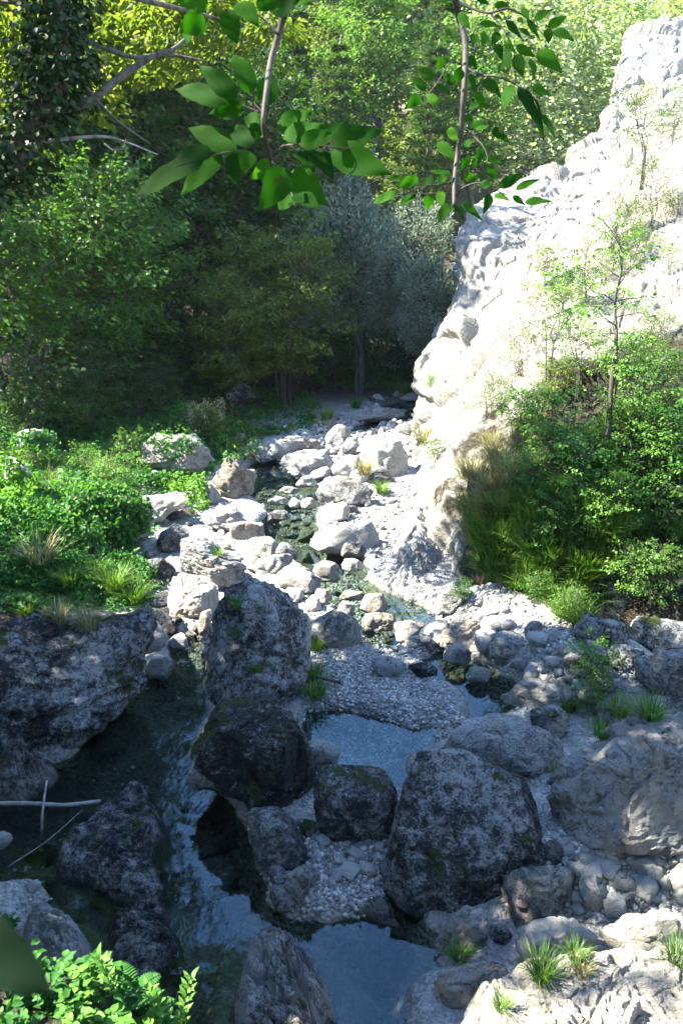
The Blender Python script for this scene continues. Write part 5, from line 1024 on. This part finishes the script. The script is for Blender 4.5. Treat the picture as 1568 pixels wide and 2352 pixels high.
for t in range(200):
    u, v = rw.uniform(1060, 1560), rw.uniform(420, 1000)
    if v > 1000 - (u - 1060) * .25 or v < 900 - (u - 1060) * .9 + (120 if u < 1300 else 0): continue
    h = hit(u, v)
    if h is None: continue
    plant('wispy', h[0] - np.array([0, 0, .06]), rw.uniform(.32, .6), None, 'pale wispy shrub rooted in the bright cliff face', 'wispy shrubs on the bright cliff', 'leaf_yellow' if rw.random() < .6 else 'leaf_hazel'); kw += 1
    if kw >= 26: break
# grass clothing the slope
rg = random.Random(4); ng = 0
for poly, n, mk, smin, smax, lab, grp in [
    ([(1080, 1180), (1200, 1130), (1420, 1180), (1400, 1300), (1330, 1450), (1260, 1400), (1120, 1320)], 150, 'grass', .7, 1.4, 'dark green grass hanging down the shaded right slope', 'grass of the shaded right slope'),
    ([(1040, 1130), (1110, 1010), (1250, 950), (1280, 1060), (1150, 1180), (1080, 1260)], 60, 'grass_dry', .6, 1.2, 'dry pale grass on the sunlit foot of the cliff', 'dry grass of the sunlit slope'),
    ([(1250, 980), (1568, 900), (1568, 1300), (1400, 1260), (1280, 1120)], 50, 'grass', .6, 1.1, 'green grass between the shrubs of the right slope', 'grass between the right shrubs')]:
    poly = np.array(poly, float); k = 0
    for t in range(n * 6):
        u = rg.uniform(poly[:, 0].min(), poly[:, 0].max()); v = rg.uniform(poly[:, 1].min(), poly[:, 1].max())
        if poly_sdf(np.array([[u, v]]), poly)[0] < 0: continue
        h = hit(u, v)
        if h is None: continue
        tuft(h[0], rg.uniform(smin, smax), lab, mk, rg.randrange(3), grp); k += 1
        if k >= n: break
# ================================================================ NEAR PLANTS AND BRANCHES
FOLD = .12
def big_leaf(g, b, t, w, nrm, curl=.08, n=7, tint=.5):
    """one leaf with pointed outline, folded along the midrib, b base, t tip"""
    ax = t - b; L = np.linalg.norm(ax); ax = ax / L; sd = unit(np.cross(ax, nrm)); nn = np.cross(sd, ax); V = []
    for i in range(n + 1):
        q = i / n; ww = .5 * w * (math.sin(math.pi * q ** .72) ** .8 * (1.08 - .30 * q) if 0 < q < 1 else .02) * (1 + .07 * (i % 2)); c = b + ax * L * q + nn * (-4 * curl * L * (q - .5) ** 2 + curl * L)
        for s in (-1, -.5, 0, .5, 1): V.append(c + sd * ww * s + nn * abs(s) * ww * FOLD + nn * .05 * w * math.sin(q * 9 + s * 2))
    F_ = [(i * 5 + j, i * 5 + j + 1, (i + 1) * 5 + j + 1, (i + 1) * 5 + j) for i in range(n) for j in range(4)]
    g.add(np.array(V), np.array(F_), tint)
def hanging(label, stem, twigs, leaves, dist, crop, seed, wscale=1.0):
    rng = np.random.default_rng(seed); k = {'C2': .5, 'C1': .5, 'D': 1}[crop]
    def wp(p, d): q = cropmap(crop, [p])[0]; return at_depth(np.array([q[0]]), np.array([q[1]]), np.array([d]))[0]
    S = [wp(p, dist + .04 * math.sin(i * 1.3)) for i, p in enumerate(stem)]
    up = S[0] - S[1]; up /= np.linalg.norm(up)
    pre = [S[0] + up * .5 + [-.25, -.05, .9], S[0] + up * .35 + [-.08, 0, .35], S[0] + up * .12]
    P = spline(np.array(pre + S), 6); o = P[0]; root = empty('hanging_branch', o, label, 'branch')
    g = Geo(); g.add(*tube(P - o, np.linspace(.011, .0045, len(P)) * dist / 2, 7)); link('stem', g.mesh('stem'), M['twig'], root)
    for tw, r in twigs:
        g = Geo(); Q = spline(np.array([wp(p, dist + .03 * math.sin(i + seed)) for i, p in enumerate(tw)]), 5); g.add(*tube(Q - o, np.linspace(r, r * .4, len(Q)) * dist / 2, 5)); link('twig', g.mesh('twig'), M['twig'], root)
    lg = Geo()
    for b, t, w in leaves:
        d0 = dist + rng.normal(0, .05); L = math.hypot(b[0] - t[0], b[1] - t[1]) * k / F * dist
        B = wp(b, d0); T = wp(t, d0 + rng.uniform(-.4, .5) * L); nr = unit(-FWD + RIGHT * rng.uniform(-.8, .8) + UP * rng.uniform(-.6, .8))
        big_leaf(lg, B - o, T - o, w * .88 * k / F * d0 * wscale, nr, rng.uniform(.0, .10), 9, float(np.clip(rng.normal(.5, .22), 0, 1)))
    link('leaves', lg.mesh('leaves'), M['leaf_hang'], root)
A_ST = [(668, -10), (645, 60), (622, 140), (612, 210), (605, 280), (612, 330), (625, 372)]
A_TW = [([(606, 260), (575, 230), (560, 215)], .0022), ([(606, 250), (600, 235), (605, 230)], .002), ([(608, 310), (560, 345), (520, 350), (470, 362), (400, 385)], .0026), ([(625, 372), (645, 350), (650, 335), (700, 332), (770, 338), (840, 345)], .0026), ([(625, 372), (650, 395), (665, 430), (678, 475)], .0026), ([(618, 320), (640, 345), (650, 338)], .002), ([(640, 80), (600, 40), (540, 10), (480, 0)], .003), ([(606, 262), (540, 235), (480, 215)], .0024)]
A_LV = [((440, 35), (430, 105), 78), ((470, 40), (410, 75), 60), ((520, 20), (545, 102), 58), ((545, 5), (595, 62), 55), ((590, -10), (640, 20), 60), ((575, 215), (535, 125), 62), ((545, 225), (458, 150), 56), ((520, 238), (403, 205), 62), ((560, 245), (480, 262), 50), ((605, 240), (625, 165), 60), ((600, 265), (550, 300), 50),
        ((545, 350), (432, 292), 66), ((490, 352), (395, 372), 60), ((470, 362), (309, 452), 92), ((510, 356), (415, 448), 66), ((535, 348), (545, 428), 56), ((570, 345), (560, 400), 48), ((585, 330), (520, 290), 56), ((640, 300), (720, 255), 56), ((650, 320), (745, 285), 58), ((700, 332), (800, 282), 58), ((690, 335), (760, 300), 48), ((755, 338), (882, 300), 66), ((760, 345), (897, 400), 80), ((720, 342), (765, 412), 58), ((690, 345), (720, 400), 48),
        ((655, 388), (594, 484), 80), ((662, 395), (752, 472), 80), ((672, 440), (640, 484), 60), ((676, 445), (735, 484), 58), ((620, 372), (575, 412), 46), ((602, 290), (580, 330), 44), ((620, 30), (690, -5), 60), ((650, 0), (720, 10), 60), ((480, 10), (400, -5), 60)]
hanging('hanging twig with large dark spotted green leaves, upper middle', A_ST, A_TW, A_LV, 1.7, 'D', 1)
B_ST = [(520, -10), (540, 80), (565, 180), (568, 300), (560, 440), (548, 600), (530, 720), (518, 830), (516, 945)]
B_TW = [([(530, 10), (600, 40), (680, 60), (760, 40), (840, 75), (905, 130)], .004), ([(568, 310), (640, 345), (720, 352), (800, 390)], .004), ([(680, 60), (740, 130), (790, 240), (800, 390)], .0025), ([(800, 390), (860, 420), (900, 500)], .0025), ([(600, 60), (470, 30)], .002), ([(520, 830), (440, 850), (330, 845), (200, 825)], .0022), ([(518, 890), (400, 890), (260, 890)], .0022), ([(525, 900), (560, 860), (640, 840), (720, 880), (780, 900)], .0022), ([(545, 600), (600, 620), (660, 690), (670, 760)], .002), ([(566, 300), (500, 290), (440, 380), (400, 430)], .002), ([(548, 540), (600, 510)], .002)]
B_LV = [((945, 120), (1036, 74), 50), ((972, 140), (1069, 190), 58), ((945, 130), (950, 202), 52), ((882, 95), (970, 43), 48), ((752, 95), (832, 182), 58), ((810, 130), (888, 195), 52), ((630, 108), (736, 127), 38), ((745, 200), (800, 242), 42), ((662, 155), (640, 208), 50), ((722, 148), (690, 208), 52), ((605, 152), (605, 212), 36), ((452, 170), (505, 190), 22), ((700, 200), (738, 278), 54), ((800, 210), (892, 262), 46), ((900, 230), (1012, 334), 84), ((800, 250), (832, 352), 66), ((760, 230), (770, 332), 52), ((870, 270), (882, 362), 58), ((752, 278), (714, 342), 34),
        ((470, 260), (430, 322), 48), ((422, 362), (350, 308), 64), ((384, 418), (315, 348), 58), ((512, 388), (464, 338), 48), ((496, 434), (428, 380), 52), ((442, 484), (385, 430), 52), ((358, 438), (288, 502), 60), ((580, 262), (622, 312), 54), ((550, 315), (520, 385), 58), ((560, 350), (622, 424), 62), ((640, 368), (742, 462), 92), ((780, 390), (748, 512), 72), ((820, 410), (928, 642), 90), ((870, 400), (962, 440), 60), ((920, 520), (982, 638), 32), ((810, 400), (872, 522), 62), ((620, 420), (660, 502), 46), ((572, 500), (650, 478), 42), ((565, 528), (606, 562), 42), ((490, 588), (535, 652), 52), ((440, 650), (526, 748), 62), ((620, 600), (682, 578), 46), ((688, 588), (772, 656), 46), ((592, 638), (560, 694), 42), ((650, 678), (598, 782), 46), ((665, 718), (742, 756), 36), ((668, 758), (716, 832), 48),
        ((505, 800), (398, 788), 42), ((432, 818), (328, 872), 58), ((352, 818), (248, 852), 52), ((302, 830), (203, 818), 42), ((252, 888), (143, 938), 64), ((342, 890), (258, 952), 52), ((400, 893), (390, 968), 62), ((452, 878), (460, 952), 52), ((500, 935), (440, 1024), 64), ((525, 938), (562, 1012), 52), ((555, 928), (648, 1015), 54), ((682, 888), (650, 984), 52), ((700, 893), (772, 922), 38), ((718, 862), (836, 798), 58), ((798, 872), (912, 823), 42), ((838, 930), (966, 924), 64), ((783, 903), (842, 942), 42), ((560, 808), (632, 822), 46), ((640, 838), (692, 862), 46),
        ((438, -5), (502, 32), 38), ((478, 18), (522, 62), 42), ((540, 58), (592, 134), 52), ((620, -5), (682, 22), 42), ((700, 18), (782, 42), 46), ((830, 38), (862, 92), 36), ((700, 68), (738, 92), 36), ((850, 88), (912, 184), 42), ((810, 83), (836, 107), 28), ((600, 300), (520, 330), 46), ((600, 560), (670, 600), 52), ((590, 720), (540, 780), 40), ((480, 800), (440, 850), 44)]
hanging('hanging twig with many small oval leaves and a long straight stem, upper right', B_ST, B_TW, B_LV, 2.5, 'C2', 2)
# blurred leaf close to the lens, lower left; shade put into its dark colour
def near_leaf():
    b = at_depth(np.array([-80.]), np.array([2120.]), np.array([.5]))[0]; t = at_depth(np.array([125.]), np.array([2285.]), np.array([.48]))[0]; s0 = at_depth(np.array([-500.]), np.array([2000.]), np.array([.6]))[0]
    root = empty('near_twig', s0, 'out of focus leaf, dark from shade put into its colour, hanging close to the lens, lower left', 'leaf'); g = Geo(); big_leaf(g, b - s0, t - s0, .034, unit(-FWD + UP * .3), .05, 9, .4); link('leaf', g.mesh('leaf'), M['leaf_shade'], root)
    g = Geo(); g.add(*tube(spline(np.array([s0 + [-.1, -.2, -2.2], s0 + [-.06, -.1, -.9], s0, (s0 + b) / 2 + [0, 0, .02], b]) - s0, 6), np.linspace(.006, .002, 25), 6)); link('stem', g.mesh('stem'), M['twig'], root)
near_leaf()

# ---------------------------------------------------------------- leafy bank in the lower left corner
LP = []
def leafy_meshes(seed, n, h, leaf, spread):
    rng = np.random.default_rng(seed); sg, lg = Geo(), Geo()
    for i in range(n):
        a = rng.uniform(0, 6.28); r = spread * rng.uniform(.1, 1); hh = h * rng.uniform(.5, 1.1); b = np.array([math.cos(a) * r * .4, math.sin(a) * r * .4, -.04]); t = np.array([math.cos(a) * r, math.sin(a) * r, hh])
        P = np.stack([b + (t - b) * q + [0, 0, .06 * math.sin(q * 3)] for q in (0, .35, .7, 1)]); sg.add(*tube(P, [.0035, .003, .0025, .0015], 4))
        for q in (.35, .6, .8, 1.0):
            c = b + (t - b) * q
            for s in ((-1, 0, 1) if q == 1 else (-1, 1)):
                az = a + s * 1.5 + rng.normal(0, .4); L = leaf * rng.uniform(.65, 1.15); d = np.array([math.cos(az), math.sin(az), rng.uniform(-.3, .25)]); big_leaf(lg, c, c + unit(d) * L, L * .72, unit(np.array([0, 0, 1]) + rng.normal(0, .25, 3)), .04, 5, float(np.clip(rng.normal(.5, .22), 0, 1)))
    return sg.mesh('stem'), lg.mesh('foliage')
def shoot_meshes(seed, h, leaf, n=11):
    rng = np.random.default_rng(seed); sg, lg = Geo(), Geo(); t = np.array([rng.uniform(.05, .12), 0, h]); P = np.stack([t * q + [0, .03 * math.sin(q * 3), 0] for q in np.linspace(0, 1, 6)]); sg.add(*tube(P, np.linspace(.004, .0015, 6), 5))
    for i in range(n):
        q = .25 + .75 * i / (n - 1); c = t * q + [0, .03 * math.sin(q * 3), 0]
        for s in (0, math.pi):
            az = i * 1.6 + s; L = leaf * (1.1 - .5 * abs(q - .6)); d = np.array([math.cos(az), math.sin(az), rng.uniform(.4, .9)]); big_leaf(lg, c, c + unit(d) * L, L * .36, unit(np.array([0, 0, 1.]) - d * .3), .05, 5, float(np.clip(rng.normal(.6, .2), 0, 1)))
    return sg.mesh('stem'), lg.mesh('foliage')
def fern_meshes(seed, n=5, L=.4):
    rng = np.random.default_rng(seed); sg, lg = Geo(), Geo()
    for i in range(n):
        a = i * 6.28 / n + rng.uniform(-.4, .4); pts = np.stack([[math.cos(a) * L * .7 * q, math.sin(a) * L * .7 * q, L * (1.1 * q - .55 * q * q)] for q in np.linspace(0, 1, 16)]); sg.add(*tube(pts, np.linspace(.003, .0008, 16), 4)); d = unit(np.gradient(pts, axis=0)); sd = np.array([-math.sin(a), math.cos(a), 0])
        for k in range(2, 16):
            w = L * .30 * math.sin(math.pi * (k / 16) ** .7) + .012
            for s in (-1, 1): big_leaf(lg, pts[k], pts[k] + unit(sd * s + d[k] * .35 + np.array([0, 0, -.1])) * w, w * .30, np.array([0, 0, 1.]), .03, 4, float(rng.uniform(.3, .8)))
    return sg.mesh('stem'), lg.mesh('frond')
def put(meshes, loc, s, rz, name, label, cat, mat, crown='foliage', group=None):
    r = empty(name, loc, label, cat, group, rz, s); link('stem', meshes[0], M['twig'], r); link(crown, meshes[1], M[mat], r); return r
LM = [leafy_meshes(i, 13, .26, .085, .22) for i in (1, 2, 3)]
rl = random.Random(6)
for u, v, s, lab in [(300, 2280, 1.0, 'round leaved plant with sunlit leaves in the middle of the lower left bank'), (215, 2235, .9, 'round leaved plant at the top of the lower left bank'), (390, 2330, .9, 'round leaved plant at the lower right of the left bank'), (180, 2330, 1.0, 'round leaved plant at the bottom edge of the lower left bank'), (250, 2340, 1.0, 'dense round leaved plant in front of the fern'), (130, 2250, .8, 'small leaved plant near the blurred dark leaf'), (40, 2330, .9, 'leafy plant in the very corner at lower left'), (70, 2150, .9, 'shaded leafy plant at the left edge above the blurred leaf'), (20, 2090, .9, 'shaded leafy plant at the left edge by the pool'), (340, 2240, .7, 'thin leafy plant beside the fern'), (130, 2170, .9, 'shaded low plant under the bedrock slope'), (450, 2350, .7, 'leafy plant at the right end of the lower left bank'), (320, 2360, 1.0, 'bright leafy plant at the bottom edge under the fern')]:
    h = hit(u, v + 45)
    if h: put(rl.choice(LM), h[0], s * .46, rl.uniform(0, 6), 'leafy_plant', lab, 'plant', rl.choice(['leaf_bright', 'leaf_ground', 'leaf_bright']) if v > 2200 else 'leaf_ground')
for i, (u, v, s, lab) in enumerate([(270, 2180, 1.0, 'slender upright shoot rising against the dark rock, left one'), (365, 2240, 1.1, 'slender upright shoot with narrow leaves by the water'), (430, 2270, 1.1, 'bright leafy shoot nearest the pool at lower left'), (405, 2310, .8, 'short bright shoot at the bottom of the bank')]):
    h = hit(u - 10, v + 130)
    if h: put(shoot_meshes(30 + i, .34, .06), h[0], s * .85, rl.uniform(0, 6), 'leafy_shoot', lab, 'shoot', 'leaf_bright')
for i, (u, v, s, lab) in enumerate([(290, 2290, .8, 'fern with feathery fronds among the bright leaves'), (345, 2320, .6, 'smaller fern right of the first fern')]):
    h = hit(u, v + 30)
    if h: put(fern_meshes(60 + i), h[0], s * .62, .6 + i, 'fern', lab, 'fern', 'leaf_ground', 'frond')
def bank_cover():
    rng = np.random.default_rng(12); g = Geo(); n = 5200; x = rng.uniform(-2.6, -.45, n); y = rng.uniform(1.7, 3.3, n); z = H(x, y); k = z > 1.3; P = np.stack([x, y, z], 1)[k]; P[:, 2] += .10 * rng.uniform(0, 1, len(P)) ** 2; m = len(P)
    L = rng.uniform(.02, .06, m); add_leaves(g, P, rng.normal(0, 1, (m, 3)) * [1, 1, .3], rng.normal(0, .4, (m, 3)) + [0, 0, 1], L, L * .75, np.clip(rng.normal(.45, .2, m), 0, 1)); return g.mesh('low_plants')
tag(link('low_plants', bank_cover(), M['leaf_ground']), 'small leaves covering the lower left bank', 'ground cover', kind='stuff')

# ---------------------------------------------------------------- dead wood
def stick(pts, r0, r1, label, mat='dry_wood', name='stick', off=.02, deps=None):
    P = []
    for i, (u, v) in enumerate(pts):
        p = at_w(np.array([float(u)]), np.array([float(v)]), off if deps is None else deps[i])[0]; P.append(p)
    P = spline(np.array(P), 6); o = P[0]; g = Geo(); rng = np.random.default_rng(len(pts)); g.add(*tube(P - o, np.linspace(r0, r1, len(P)) * rng.uniform(.85, 1.12, len(P)), 8)); return tag(link(name, g.mesh(name), M[mat], loc=o), label, 'stick')
stick([(-60, 1846), (60, 1845), (150, 1849), (232, 1840)], .024, .018, 'long pale stick lying across the left pool', off=.10)
stick([(97, 1928), (98, 1870), (108, 1793)], .014, .011, 'short pale stick crossing the long one upright in the left pool', deps=[-.1, .12, .35])
stick([(722, 1552), (750, 1560), (782, 1568)], .025, .02, 'short dark log at the edge of the gravel bar', 'bark', 'log', .22)
stick([(20, 1990), (110, 1930), (190, 1860)], .004, .003, 'thin dead twig over the shallow left pool', 'dry_wood', 'twig', .06)

# ---------------------------------------------------------------- valley air
hz = bpy.data.meshes.new('haze'); hx = [(-240, -20, -2), (300, -20, -2), (300, 430, -2), (-240, 430, -2), (-240, -20, 105), (300, -20, 105), (300, 430, 105), (-240, 430, 105)]
hz.from_pydata(hx, [], [(0, 3, 2, 1), (4, 5, 6, 7), (0, 1, 5, 4), (1, 2, 6, 5), (2, 3, 7, 6), (3, 0, 4, 7)])
hm = bpy.data.materials.new('haze'); hm.use_nodes = True; hm.node_tree.nodes.clear(); ho = hm.node_tree.nodes.new('ShaderNodeOutputMaterial'); hv = hm.node_tree.nodes.new('ShaderNodeVolumePrincipled')
hv.inputs['Color'].default_value = (.93, .97, 1, 1); hv.inputs['Density'].default_value = HAZE; hv.inputs['Anisotropy'].default_value = .3; hm.node_tree.links.new(hv.outputs[0], ho.inputs[1])
if HAZE > 0: tag(link('haze', hz, hm), 'pale sunlit air thickening towards the far hillside', 'haze', kind='stuff')
